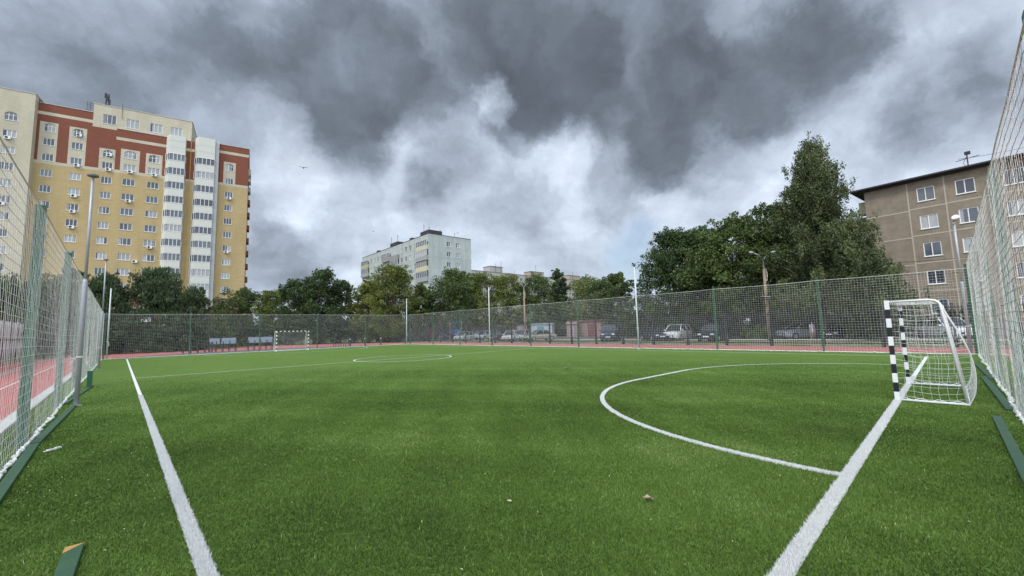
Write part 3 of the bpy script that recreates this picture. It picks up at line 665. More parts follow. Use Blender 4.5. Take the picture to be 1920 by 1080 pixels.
# balcony stacks
def bay(u0, u1, zlast, lightgrey=False):
    ch = .75; pr = 1.15; y0 = -.4
    pts = [(u0, y0), (u0+ch, y0-pr), (u1-.02, y0-pr), (u1, y0)]
    st = MB()
    def ring(b_, za, zb, pts_=pts):
        for i in range(3):
            (ax, ay), (cx_, cy_) = pts_[i], pts_[i+1]; b_.quad((ax, ay, za), (cx_, cy_, za), (cx_, cy_, zb), (ax, ay, zb))
    z_ = zlast
    tops = []
    while z_ < 39.3: tops.append(z_); z_ += 3
    prev = None
    for z_ in tops:
        pb = MB(); zl = z_-1.45; ring(pb, zl, z_-.04); pb.add([(x_, y_, zl) for x_, y_ in pts], [(3, 2, 1, 0)]); pb.add([(x_, y_, z_-.04) for x_, y_ in pts], [(0, 1, 2, 3)])
        bo = pb.build('balcony', M_clad, tw)
        fr = MB(); q = [(x_, y_-.0) for x_, y_ in pts]
        for (ax, ay), (cx_, cy_), nn in ((q[0], q[1], 2), (q[1], q[2], 4), (q[2], q[3], 1)):
            v = Vector((cx_-ax, cy_-ay, 0)); 
            for i in range(nn+1):
                p = Vector((ax, ay, 0))+v*i/nn; fr.beam(p+Vector((0, 0, z_)), p+Vector((0, 0, z_+1.42)), .09)
            fr.beam((ax, ay, z_), (cx_, cy_, z_), .09); fr.beam((ax, ay, z_+1.45), (cx_, cy_, z_+1.45), .09)
        fr.build('balcony_frame', M_white, bo)
        gl = MB(); ip = [(u0+.04, y0), (u0+ch+.02, y0-pr+.05), (u1-.06, y0-pr+.05), (u1-.04, y0)]; ring(gl, z_, z_+1.42, ip)
        gl.build('balcony_glass', M_pane, bo)
    tp = MB(); ring(tp, tops[-1]+1.5, 43.7 if u0 < -12 else 44.3); zt = 43.7 if u0 < -12 else 44.3; tp.add([(x_, y_, zt) for x_, y_ in pts], [(0, 1, 2, 3)]); tp.build('balcony_top', M_clad, tw)
    for zz_ in (41.1, 42.5):
        jn = MB(); 
        for i in range(3):
            (ax, ay), (cx_, cy_) = pts[i], pts[i+1]; jn.beam((ax, ay-.0, zz_), (cx_, cy_-.0, zz_), .03)
        jn.build('panel_joint', M_graycl, tw)
bay(-14.5, -11.2, 8.3); bay(-9.75, -6.15, 8.3)
b = MB(); b.box(-6.13, -5.5, -1.0, -.405, 7.6, 44.3); b.build('pier', mat('pale_pier', (.52, .54, .54), .6, var=.15, scale=1), tw)
b = MB(); b.box(-9.3, -6.15, -1.45, -.41, 6.75, 6.85+1.5-1.55); b.box(-8.9, -6.2, -1.5, -.41, 6.7, 8.2-1.36) ; b.k = 0; b.build('ledge', M_graycl, tw)
b = MB(); b.box(-9.0, -6.25, -1.4, -.41, 0, 6.78); b.build('entrance_block', M_brown, tw)
b = MB(); b.box(-9.0, -6.25, -1.5, -1.42, 6.78, 8.2); b.build('grey_panel', M_graycl, tw)
put_win(tw, (-7.5, -1.42, 5.2), 0, 1.9, 1.3, BARS3)
b = MB(); b.tube([(-10.4, -.5, 0), (-10.4, -.5, 43.2)], .06, 6); b.build('gas_pipe', mat('yellow_pipe', (.55, .38, .08), .5), tw)
for z_ in [8+3*i for i in range(11)]:
    b = MB(); b.box(.0, .5, 3, 6.0, z_, z_+1.05); b.build('side_balcony', M_red if z_ < 34 else M_graycl, tw)
b = MB(); b.box(.01, .5, 3, 6, 37.4, 40.4); b.build('side_balcony', M_clad, tw)
b = MB()
for z_ in np.arange(46.2, 48.1, .35): b.tube([(-26.9, .5, z_), (-26.0, .5, z_)], .03, 4)
b.tube([(-26.9, .5, 46), (-26.9, .5, 48.2)], .03, 4); b.tube([(-26.45, .5, 46), (-26.45, .5, 48.2)], .03, 4); b.build('roof_ladder', M_dark, tw)
b = MB()
for dx in (-.25, .25):
    for dy in (0, .4): b.tube([(-24.1+dx, .5+dy, 48), (-24.1+dx*.6, .5+dy, 50.6)], .05, 4)
for z_ in np.arange(48.2, 50.6, .4): b.beam((-24.35, .5, z_), (-23.85, .5, z_+.35), .06)
b.box(-24.5, -24.2, .3, .5, 49.6, 50.6); b.box(-23.9, -23.6, .3, .5, 48.4, 49.3); b.box(-24.2, -23.9, .2, .4, 49, 50.); b.build('roof_mast', M_dark, tw)
b = MB(); b.tube([(-21.65, -.1, 45.6), (-21.65, -.1, 49.0)], .03, 4); b.tube([(-17.4, 1, 47.9), (-17.4, 1, 48.5)], .12, 6); b.tube([(-14., 1, 47.9), (-14., 1, 48.3)], .1, 6); b.build('roof_aerial', M_dark, tw)

# ------------------------------------------------------------------ grey green panel block
pb = thing('panel_block', 'pale green grey nine storey panel block with rooftop aerials', 'building', (58.85, 94.12, 0), math.radians(-2.1))
def b_panel(base, seam, sx, sz):
    def f(t, co, P):
        s = t.n('ShaderNodeSeparateXYZ', Vector=co)
        hx = t.math('ADD', s.outputs[0], s.outputs[1]); fx = t.math('ABSOLUTE', t.math('SUBTRACT', t.math('FRACT', t.math('DIVIDE', hx, sx)), .5)); fz = t.math('ABSOLUTE', t.math('SUBTRACT', t.math('FRACT', t.math('DIVIDE', t.math('ADD', s.outputs[2], -1.4), sz)), .5))
        lin = t.math('MAXIMUM', t.mr(fx, .5-.05/sx, .5), t.mr(fz, .5-.05/sz, .5))
        n = t.noise(t.vm('MULTIPLY', co, (1, 1, .3)), .5, 7, .65)
        c = t.mix(t.mr(n, .3, .7), tuple(v*.85 for v in base), tuple(v*1.1 for v in base)); return t.mix(t.math('MULTIPLY', lin, .75), c, seam)
    return f
M_gp = mat('green_grey_panel', rough=.85, build=b_panel((.44, .48, .46), (.21, .23, .23), 3.0, 2.85), spec=.2)
zr = [1.9+2.85*i for i in range(9)]
hR = [(x_, z_, 1.35, 1.35, False) for x_ in (6.3, 9.35) for z_ in zr]
b = MB(); wall(b, (0, 0), 0, 0, 13.8, 0, 27.6, hR); 
lw_x = [7.4, 10.3, 13.0, 15.7]+[29.8, 32.4, 35.1, 38.0]
hL = [(x_, z_, 1.3, 1.4, False) for x_ in lw_x for z_ in zr]
# left face runs along +y: local x of that wall -> measured from the corner, rotated 90 and mirrored
def yface(holes): return [(-h[0], h[1], h[2], h[3], False) for h in holes]
wall(b, (0, 0), -math.pi/2, -45.6, 0, 0, 27.6, yface(hL))
b.quad((13.8, 0, 0), (13.8, 45.6, 0), (13.8, 45.6, 27.6), (13.8, 0, 27.6)); b.quad((0, 45.6, 0), (0, 45.6, 27.6), (13.8, 45.6, 27.6), (13.8, 45.6, 0)); b.build('wall', M_gp, pb)
b = MB(); b.box(-.06, 13.86, -.06, 45.66, 27.6, 27.72); b.box(.4, 4.6, .6, 5.2, 27.72, 28.9); b.box(.3, 5, 19, 24, 27.72, 28.9); b.box(.4, 2, 10, 11.5, 27.72, 28.4); b.box(.4, 2, 33, 34.5, 27.72, 28.4); b.build('roof', M_roof, pb)
for h in hR: put_win(pb, (h[0], .10, h[1]), 0, 1.35, 1.35, (.5,))
for h in hL: put_win(pb, (.10, h[0], h[1]), -math.pi/2, 1.3, 1.4, (.5,))
bc = [(.55, .52, .36), (.24, .22, .21), (.50, .40, .39), (.33, .35, .34), (.30, .26, .20), (.40, .42, .42)]
for ci, (ya, yb) in enumerate([(.1, 6.1), (17.2, 22.6), (22.8, 28.4), (39.4, 45.5)]):
    for i, z_ in enumerate(zr):
        c_ = bc[(i*3+ci*2) % 6]; 
        if z_ > 24: c_ = (.52, .52, .38) if ci in (0,) else (.30, .28, .26) if ci < 3 else (.42, .41, .25)
        b = MB(); b.box(-.55, -.002, ya, yb, z_-1.15, z_-.1); b.box(-.58, -.003, ya, yb, z_-1.3, z_-1.15); bo = b.build('balcony', mat('bal%s' % (c_,), c_, .8), pb)
        if (i+ci) % 5 != 4:
            b = MB(); 
            for q in range(7): yy = ya+.04+(yb-ya-.08)*q/6; b.beam((-.53, yy, z_-.1), (-.53, yy, z_+1.35), .07)
            b.beam((-.53, ya, z_+1.38), (-.53, yb, z_+1.38), .09); b.build('balcony_frame', M_white if (i+ci) % 3 else M_brown, bo)
            b = MB(); b.quad((-.5, yb, z_-.1), (-.5, ya, z_-.1), (-.5, ya, z_+1.36), (-.5, yb, z_+1.36)); b.build('balcony_glass', M_pane, bo)
        if ci == 0:
            b = MB(); b.box(13.8, 14.6, 1, 5, z_-1.1, z_-.1); b.build('balcony', M_conc, pb)
for (x_, yy, h) in ((.6, 3.5, 3.3), (.7, .8, 2.1), (.5, 23.5, 3.2), (.5, 19.3, 3.1), (8.6, .5, 1.2), (4.2, 1, 1.8)):
    b = MB(); b.tube([(x_, yy, 27.6), (x_, yy, 27.8+h)], .05, 4); b.tube([(x_-.3, yy, 27.6+h*.9), (x_+.3, yy, 27.6+h*.9)], .02, 3); b.build('roof_aerial', M_dark, pb)

# ------------------------------------------------------------------ far beige block
fb = thing('long_block', 'long beige block far off above the trees with rooftop cabins', 'building', (121.64, 145.96, 0), math.radians(.24))
M_bp = mat('beige_panel', rough=.85, build=b_panel((.44, .42, .37), (.25, .24, .22), 3.2, 2.8), spec=.2)
hs = []
for i, x_ in enumerate(np.arange(-12, 96, 3.2)):
    for z_ in [26.2-1.2-2.8*k for k in range(0, 5)]: hs.append((round(float(x_), 3), z_, 1.5, 1.5, False))
b = MB(); wall(b, (0, 0), 0, -14, 97, 0, 28.2, hs); b.quad((-14, 0, 0), (-14, 0, 28.2), (-14, 14, 28.2), (-14, 14, 0)); b.quad((97, 0, 0), (97, 14, 0), (97, 14, 28.2), (97, 0, 28.2)); b.build('wall', M_bp, fb)
pn = MB(); fr = MB()
for h in hs:
    pn.quad((h[0]-.75, .12, h[1]), (h[0]+.75, .12, h[1]), (h[0]+.75, .12, h[1]+1.5), (h[0]-.75, .12, h[1]+1.5))
    fr.box(h[0]-.04, h[0]+.04, .06, .1, h[1], h[1]+1.5); fr.box(h[0]-.75, h[0]-.68, .06, .1, h[1], h[1]+1.5); fr.box(h[0]+.68, h[0]+.75, .06, .1, h[1], h[1]+1.5)
o = pn.build('window_panes', M_pane, fb); o['kind'] = 'stuff'; o = fr.build('window_frames', M_white, fb); o['kind'] = 'stuff'
b = MB(); b.box(-14.1, 97.1, -.1, 14.1, 28.2, 28.35); b.build('roof', M_roof, fb)
for (a, c, zt, m_) in ((4.5, 12.4, 31.4, M_bp), (32.4, 42.2, 31.0, M_wood), (63.8, 74., 31.2, M_wood)):
    b = MB(); b.box(a, c, 2, 7, 28.35, zt); b.build('rooftop_cabin', M_conc if m_ is M_bp else mat('tan_plaster', (.40, .33, .25), .85), fb)
    b = MB(); b.box(a-.2, c+.2, 1.8, 7.2, zt, zt+.12); b.build('cabin_roof', M_roof, fb)
for x_, h in ((7.5, 4.5), (11, 6), (35.5, 6), (66.5, 5), (20, 2), (52, 2)):
    b = MB(); b.tube([(x_, 1.5, 28.3), (x_, 1.5, 28.3+h)], .09, 4); b.build('roof_aerial', M_dark, fb)

# ------------------------------------------------------------------ brown block on the right
az = math.radians(83.1-180)
bb = thing('brown_block', 'brown five storey panel block with pale seams, right side', 'building', (59.68, 5.59, 0), az)
def b_render(t, co, P):
    sp = t.n('ShaderNodeSeparateXYZ', Vector=co)
    n1 = t.noise(co, 1.1, 8, .7); n2 = t.noise(t.vm('MULTIPLY', co, (2.2, 2.2, .22)), 1., 6, .65); n3 = t.noise(co, 14, 4, .7)
    c = t.mix(t.mr(n1, .3, .7), (.190, .155, .115), (.285, .240, .185)); c = t.mix(t.math('MULTIPLY', t.mr(n2, .5, .75), .45), c, (.12, .10, .08))
    cell = t.n('ShaderNodeTexWhiteNoise', None, Vector=t.vm('FLOOR', t.vm('DIVIDE', t.vm('ADD', co, (2.5, 0, 1.5)), (2.9, 50, 2.85)))).outputs[0]
    c = t.mix(t.math('MULTIPLY', cell, .28), c, (.30, .25, .19)); return t.mix(t.math('MULTIPLY', t.mr(n3, .35, .7), .3), c, (.36, .31, .25))
M_bw = mat('brown_render', rough=.9, bump=.5, bscale=9, spec=.15, build=b_render)
M_seam = mat('pale_seam', (.42, .38, .31), .85, var=.15)
hz = [13.55, 10.68, 7.85, 5.02, 2.1]
hb = [(4.83, z_, 1.3, 1.4, False) for z_ in hz]+[(7.57, z_, 1.3, 1.4, False) for z_ in hz]+[(10.6, z_, 1.3, 1.4, False) for z_ in hz]+[(13.2, z_, 1.3, 1.4, False) for z_ in hz]
b = MB(); wall(b, (0, 0), 0, 0, 18, -.1, 15.75, hb, lambda x_, z_: 1 if z_ < 1.2 else 0, [], [1.2]); b.quad((0, 0, -.1), (0, 0, 15.75), (0, 45, 15.75), (0, 45, -.1)); b.quad((18, 0, -.1), (18, 45, -.1), (18, 45, 15.75), (18, 0, 15.75))
b.build('wall', [M_bw, mat('plinth_concrete', (.26, .25, .25), .9)], bb)
b = MB()
for z_ in (12.74, 9.95, 7.11, 4.22, 1.4): b.box(0, 3.42, -.02, .01, z_-.06, z_+.06); b.box(3.53, 6.12, -.02, .01, z_-.06+.12, z_+.06+.12); b.box(6.24, 9.1, -.02, .01, z_+.1, z_+.22); b.box(9.21, 18, -.02, .01, z_+.1, z_+.22)
for x_ in (3.475, 6.18, 9.15, 12.): b.box(x_-.055, x_+.055, -.022, .01, 1.2, 15.7)
b.build('panel_seam', M_seam, bb)
b = MB(); b.add([(-1.1, -.9, 15.85), (18.5, -.9, 15.85), (18.5, 46, 15.85), (-1.1, 46, 15.85), (-1.1, -.9, 15.99), (18.5, -.9, 15.99), (18.5, 46, 15.99), (-1.1, 46, 15.99)], [(0, 3, 2, 1), (4, 5, 6, 7), (0, 1, 5, 4), (1, 2, 6, 5), (2, 3, 7, 6), (3, 0, 4, 7)]); b.box(-.3, 18.2, -.3, 45, 15.7, 15.85); b.build('roof', M_roof, bb)
for h in hb: put_win(bb, (h[0], .08, h[1]), 0, h[2], h[3], (.48,))
for z_ in (11.9, 9.05, 6.2, 3.35):
    b = MB(); b.box(-1.15, 0, 1.5, 5, z_, z_+.15); b.box(-1.15, -1.08, 1.5, 5, z_+.15, z_+1.35); b.box(-1.15, 0, 1.5, 1.58, z_+.15, z_+1.35); b.build('balcony', M_dark if z_ > 9 else M_graycl, bb)
b = MB(); b.box(-1.2, -.1, 1.4, 5, 3.4, 5.4); b.build('balcony_glazing', mat('pale_balcony', (.5, .52, .5), .6), bb)
b = MB(); b.box(-.9, -.05, 1.5, 2.6, 13.6, 15.0); b.build('loggia_screen', mat('pale_yellow_board', (.55, .5, .32), .8), bb)
b = MB(); b.tube([(7.9, .6, 16), (7.9, .6, 17.6)], .05, 5); b.box(7.75, 8.15, .5, .7, 17.4, 17.7); b.tube([(7.1, .6, 16.95), (8.7, .6, 17.1)], .03, 4); b.tube([(7.3, .6, 17.15), (7.9, .6, 17.05)], .02, 4); b.tube([(7.9, .6, 16), (7.6, .6, 16.6), (7.85, .6, 17.2)], .02, 4); b.build('roof_aerial', M_dark, bb)
b = MB(); b.tube([(8.2+t_*.5, .5, 17.0+.02*t_+.004*(t_-10)**2-.4) for t_ in range(0, 20)], .02, 3); b.build('aerial_wire', M_wire, bb)
b = MB(); b.box(.6, 1.6, -.06, -.01, 2.6, 3.2); sg = b.build('street_sign', mat('violet_blue_enamel', (.12, .09, .42), .4), bb)
b = MB()
for i in range(4): b.box(.70+i*.14, .79+i*.14, -.066, -.061, 2.9, 3.05)
b.box(1.36, 1.5, -.066, -.061, 2.72, 3.1); b.build('sign_lettering', M_white, sg)
b = MB(); b.box(-.2, 1.6, -1.2, -.05, 0, 1.75); bx = b.build('basement_hatch', M_graycl, bb, bevel=.02)
b = MB(); b.box(-.4, 1.7, -1.3, -.05, 1.75, 1.85); b.build('hatch_roof', M_roof, bx)

# ------------------------------------------------------------------ sheds, kiosks, playground
def shed(name, label, cat, loc, rz, L, Dp, H, m, roof=M_roof, gable=.3, door=None):
    g = thing(name, label, cat, loc, rz)
    b = MB(); b.box(-L/2, L/2, 0, Dp, 0, H); b.build('wall', m, g)
    b = MB(); b.add([(-L/2-.15, -.2, H), (L/2+.15, -.2, H), (L/2+.15, Dp+.2, H), (-L/2-.15, Dp+.2, H), (-L/2-.15, Dp/2, H+gable), (L/2+.15, Dp/2, H+gable)], [(0, 1, 5, 4), (3, 4, 5, 2)[::-1], (0, 4, 3), (1, 2, 5), (0, 3, 2, 1)]); b.build('roof', roof, g)
    b = MB(); b.box(-L*.15, L*.15, -.04, -.005, .05, H*.85); b.build('door', door or M_graycl, g)
    b = MB(); 
    for i in range(int(L/.3)): b.box(-L/2+.14+i*.3, -L/2+.17+i*.3, -.025, -.003, 0, H)
    b.build('cladding_rib', m, g)
    return g
M_kw = mat('kiosk_blue_white', (.50, .58, .62), .6)
M_pk = mat('pink_sheet', (.37, .25, .24), .7, var=.15); M_pkr = mat('maroon_sheet', (.20, .07, .075), .6)
shed('kiosk', 'small pale blue kiosk with grey roof behind parked cars', 'kiosk', (54.5, 50.5, 0), -1.0, 4.2, 3, 2.3, M_kw, M_graycl, door=mat('teal_door', (.12, .33, .36), .5))
shed('garage', 'pink garage with sloping roof next to the blue kiosk', 'garage', (*atray_(1070, 70)[:2], 0), -1.0, 1.9, 4, 2.2, M_pk, M_pk, .5)
shed('garage', 'wide pink garage with maroon door beyond dark van', 'garage', (*atray_(1107, 72)[:2], 0), -.95, 4.8, 5, 2.5, M_pk, M_pkr, .35, M_pkr)
shed('garage', 'small pinkish garage behind the white car by lamp post', 'garage', (56.5, 58.3, 0), -.9, 3.5, 4, 2.4, M_pk, M_roof)
shed('garage', 'grey concrete garage left of the wooden lamp post', 'garage', (55.2, 61.5, 0), -.9, 3.2, 4, 2.5, M_conc, M_roof)
shed('low_building', 'low beige building with dark roof beyond the playground', 'building', (58.5, 86, 0), -.7, 7.5, 6, 6.2, mat('beige_plaster', (.42, .40, .33), .85, var=.15), M_roof, .5)
# playground
g = thing('climbing_frame', 'blue and red playground climbing frame with yellow top', 'playground', (39.5, 64, 0), -.8)
M_blu = mat('blue_panel', (.03, .10, .30), .5); M_redp = mat('red_panel', (.45, .06, .04), .5); M_ylw = mat('yellow_panel', (.60, .42, .05), .5)
for x_ in (-2.4, 0, 2.4):
    for y_ in (0, 1.8):
        b = MB(); b.tube([(x_, y_, 0), (x_, y_, 3.6)], .07, 8); b.build('post', M_blu, g)
b = MB(); b.box(-2.4, -.2, -.04, .04, .2, 2.3); b.box(-2.4, 2.4, 1.76, 1.84, .9, 2.4); b.build('side_panel', M_blu, g)
b = MB(); b.box(.3, 1.6, -.05, .05, .9, 2.0); b.build('play_panel', M_redp, g)
b = MB(); b.add([(-2.6, -.3, 3.4), (.2, -.3, 3.4), (.2, 2.1, 3.4), (-2.6, 2.1, 3.4), (-1.2, .9, 4.7)], [(0, 1, 4), (1, 2, 4), (2, 3, 4), (3, 0, 4), (0, 3, 2, 1)]); b.build('canopy', M_ylw, g)
b = MB(); b.add([(1.9, 0, 1.4), (2.4, 0, 1.4), (4.8, -.2, .2), (4.3, -.2, .2), (1.9, .6, 1.4), (2.4, .6, 1.4), (4.8, .4, .2), (4.3, .4, .2)], [(0, 1, 2, 3), (4, 7, 6, 5), (0, 4, 5, 1), (3, 2, 6, 7)]); b.build('slide', M_blu, g)
g = thing('play_tower', 'blue playground tower with orange posts nearer the cars', 'playground', (41.5, 58, 0), -.8)
b = MB(); b.box(-1, 1, 0, 1.4, 1.0, 1.1); b.box(-1, 1, -.03, .03, 1.1, 1.9); b.box(-1, -.94, 0, 1.4, .2, 1.9); b.build('deck', M_blu, g)
for x_ in (-1, 1):
    b = MB(); b.tube([(x_, 0, 0), (x_, 0, 2.9)], .06, 6); b.build('post', mat('orange_post', (.45, .18, .04), .5), g)
b = MB(); b.box(-1.1, 1.1, -.1, 1.5, 2.9, 3.0); b.build('canopy', M_blu, g)
g = thing('yellow_play_wall', 'yellow playground wall with tall post beyond the far net', 'playground', atray_(460, 88), -.5)
b = MB(); b.box(-.7, 1.3, 0, .1, .6, 2.6); b.build('wall_panel', M_ylw, g); b = MB(); b.box(1.8, 2.5, 0, .1, .4, 2.5); b.build('side_panel', M_ylw, g)
b = MB(); b.tube([(-.75, .1, 0), (-.75, .1, 4.6)], .14, 8); b.build('post', M_ylw, g)
# steel bars with grey blue panels beyond the far net
def bars(label, x_, y_, rz, n, panels):
    g = thing('workout_bars', label, 'workout bars', (x_, y_, 0), rz, 'steel bar frames by the far track')
    for i in range(n):
        b = MB(); b.tube([(i*.62, 0, 0), (i*.62, 0, 1.1)], .04, 6); b.tube([(i*.62, .7, 0), (i*.62, .7, 1.1)], .04, 6); b.tube([(i*.62, 0, 1.1), (i*.62, .7, 1.1)], .04, 6); b.build('bar', M_dark, g)
    for (a, c) in panels:
        b = MB(); b.box(a, c, .3, .36, .85, 1.5); b.build('grey_panel', mat('blue_grey_sheet', (.27, .31, .38), .5), g)
bars('row of dark bars with no panel near the small goal', *atray_(350, 56)[:2], 0, 5, [])
bars('dark bars carrying two blue grey panels, left', *atray_(398, 57)[:2], .0, 5, [(.0, .95), (1.1, 2.5)])
bars('dark bars carrying two blue grey panels, beside the distant goal', *atray_(470, 57)[:2], .0, 5, [(.0, 1.1), (1.25, 2.5)])
bars('low dark bars visible to the right of distant goal', 19.9, 53.6, .0, 4, [])
for i, (x_, y_, lb) in enumerate(((21.6, 53.4, 'short dark bollard nearest the distant goal'), (23.5, 53.2, 'short dark bollard in the middle of three'), (25.6, 53., 'short dark bollard farthest from the distant goal'))):
    g = thing('bollard', lb, 'bollard', (x_, y_, 0), 0, 'bollards beyond the far net'); b = MB(); b.tube([(0, 0, 0), (0, 0, .85)], .08, 8); b.build('shaft', M_dark, g); b = MB(); b.tube([(0, 0, .85), (0, 0, .92)], .11, 8); b.build('cap', M_white, g)
# white sheet screen at left
g = thing('sheet_screen', 'white sheet screen on dark red posts beyond left track', 'screen', (-6.9, 30, 0))
yy = 0; i = 0
M_sheet = mat('white_sheet', (.62, .62, .60), .7, var=.08, scale=1)
while yy < 34:
    b = MB(); n = 10
    vs = []
    for q in range(n+1):
        for z_ in (.05, 1.3, 2.6, 3.55): vs.append((.05*math.sin(q*1.7+z_*2+i), yy+.06+3.2*q/n, z_-(.18*math.sin(math.pi*q/n)*(z_ > 3))+(.0)))
    fs = [(q*4+k_, (q+1)*4+k_, (q+1)*4+k_+1, q*4+k_+1) for q in range(n) for k_ in range(3)]
    b.add(vs, fs); o = b.build('sheet', M_sheet, g, smooth=True); m = o.modifiers.new('thick', 'SOLIDIFY'); m.thickness = .01
    b = MB(); b.box(-.05, .05, yy-.06, yy+.04, 0, 3.7); b.build('post', mat('dark_red_post', (.16, .03, .04), .5), g); yy += 3.3; i += 1
b = MB(); b.box(.06, .1, 0, 33, 1.85, 1.93); b.build('rail', mat('dark_red_post'), g)

# ------------------------------------------------------------------ lamp posts (wooden) and wires
def street_lamp(label, loc, H, rz, broken=False):
    g = thing('street_lamp', label, 'street lamp', loc, rz, 'wooden street lamps')
    b = MB(); b.tube([(0, 0, 0), (0, 0, H)], [.19, .12], 8); b.build('wooden_mast', M_wood, g, smooth=True)
    b = MB(); b.tube([(0, 0, H-.4), (0, 0, H+.5)], .07, 6); b.build('bracket', M_galv, g)
    for s in (-1, 1):
        b = MB(); b.tube([(0, 0, H+.4), (s*.10, 0, H+.8), (s*.38, 0, H+1.2), (s*.85, 0, H+1.4)], .045, 6)
        a_ = b.build('arm', M_galv, g, smooth=True); b = MB(); b.tube([(s*.8, 0, H+1.38), (s*1.05, 0, H+1.47), (s*1.3, 0, H+1.5)], [.05, .12, .07], 8); b.build('lamp_head', M_graycl if not broken else M_dark, a_, smooth=True)
    b = MB(); b.tube([(.13, -.1, H-.1), (.2, -.12, H-.7), (.14, -.1, H-1.3)], .05, 5); b.build('cable_bundle', M_conc, g)
street_lamp('wooden street lamp with two pale arms before the tall birch', (44.6, 12.0, 0), 6.9, math.radians(-42))
street_lamp('wooden street lamp with dark arms farther off among trees', (51.5, 51.4, 0), 8.2, math.radians(-42), True)
for i, (z_, lb) in enumerate(((8.3, 'upper overhead wire running between the street lamps'), (7.3, 'lower overhead wire running between the street lamps'))):
    b = MB()
    P0, P1, P2 = Vector((51.5, 51.4, z_)), Vector((44.6, 12.0, z_-1.4)), Vector((42, -20, z_-1.6))
    for A, B_ in ((P0, P1), (P1, P2)):
        b.tube([A.lerp(B_, t_/16)+Vector((0, 0, -1.0*4*(t_/16)*(1-t_/16))) for t_ in range(17)], .018, 3)
    o = b.build('overhead_wire', M_wire); tag(o, lb, 'wire', 'overhead wires')

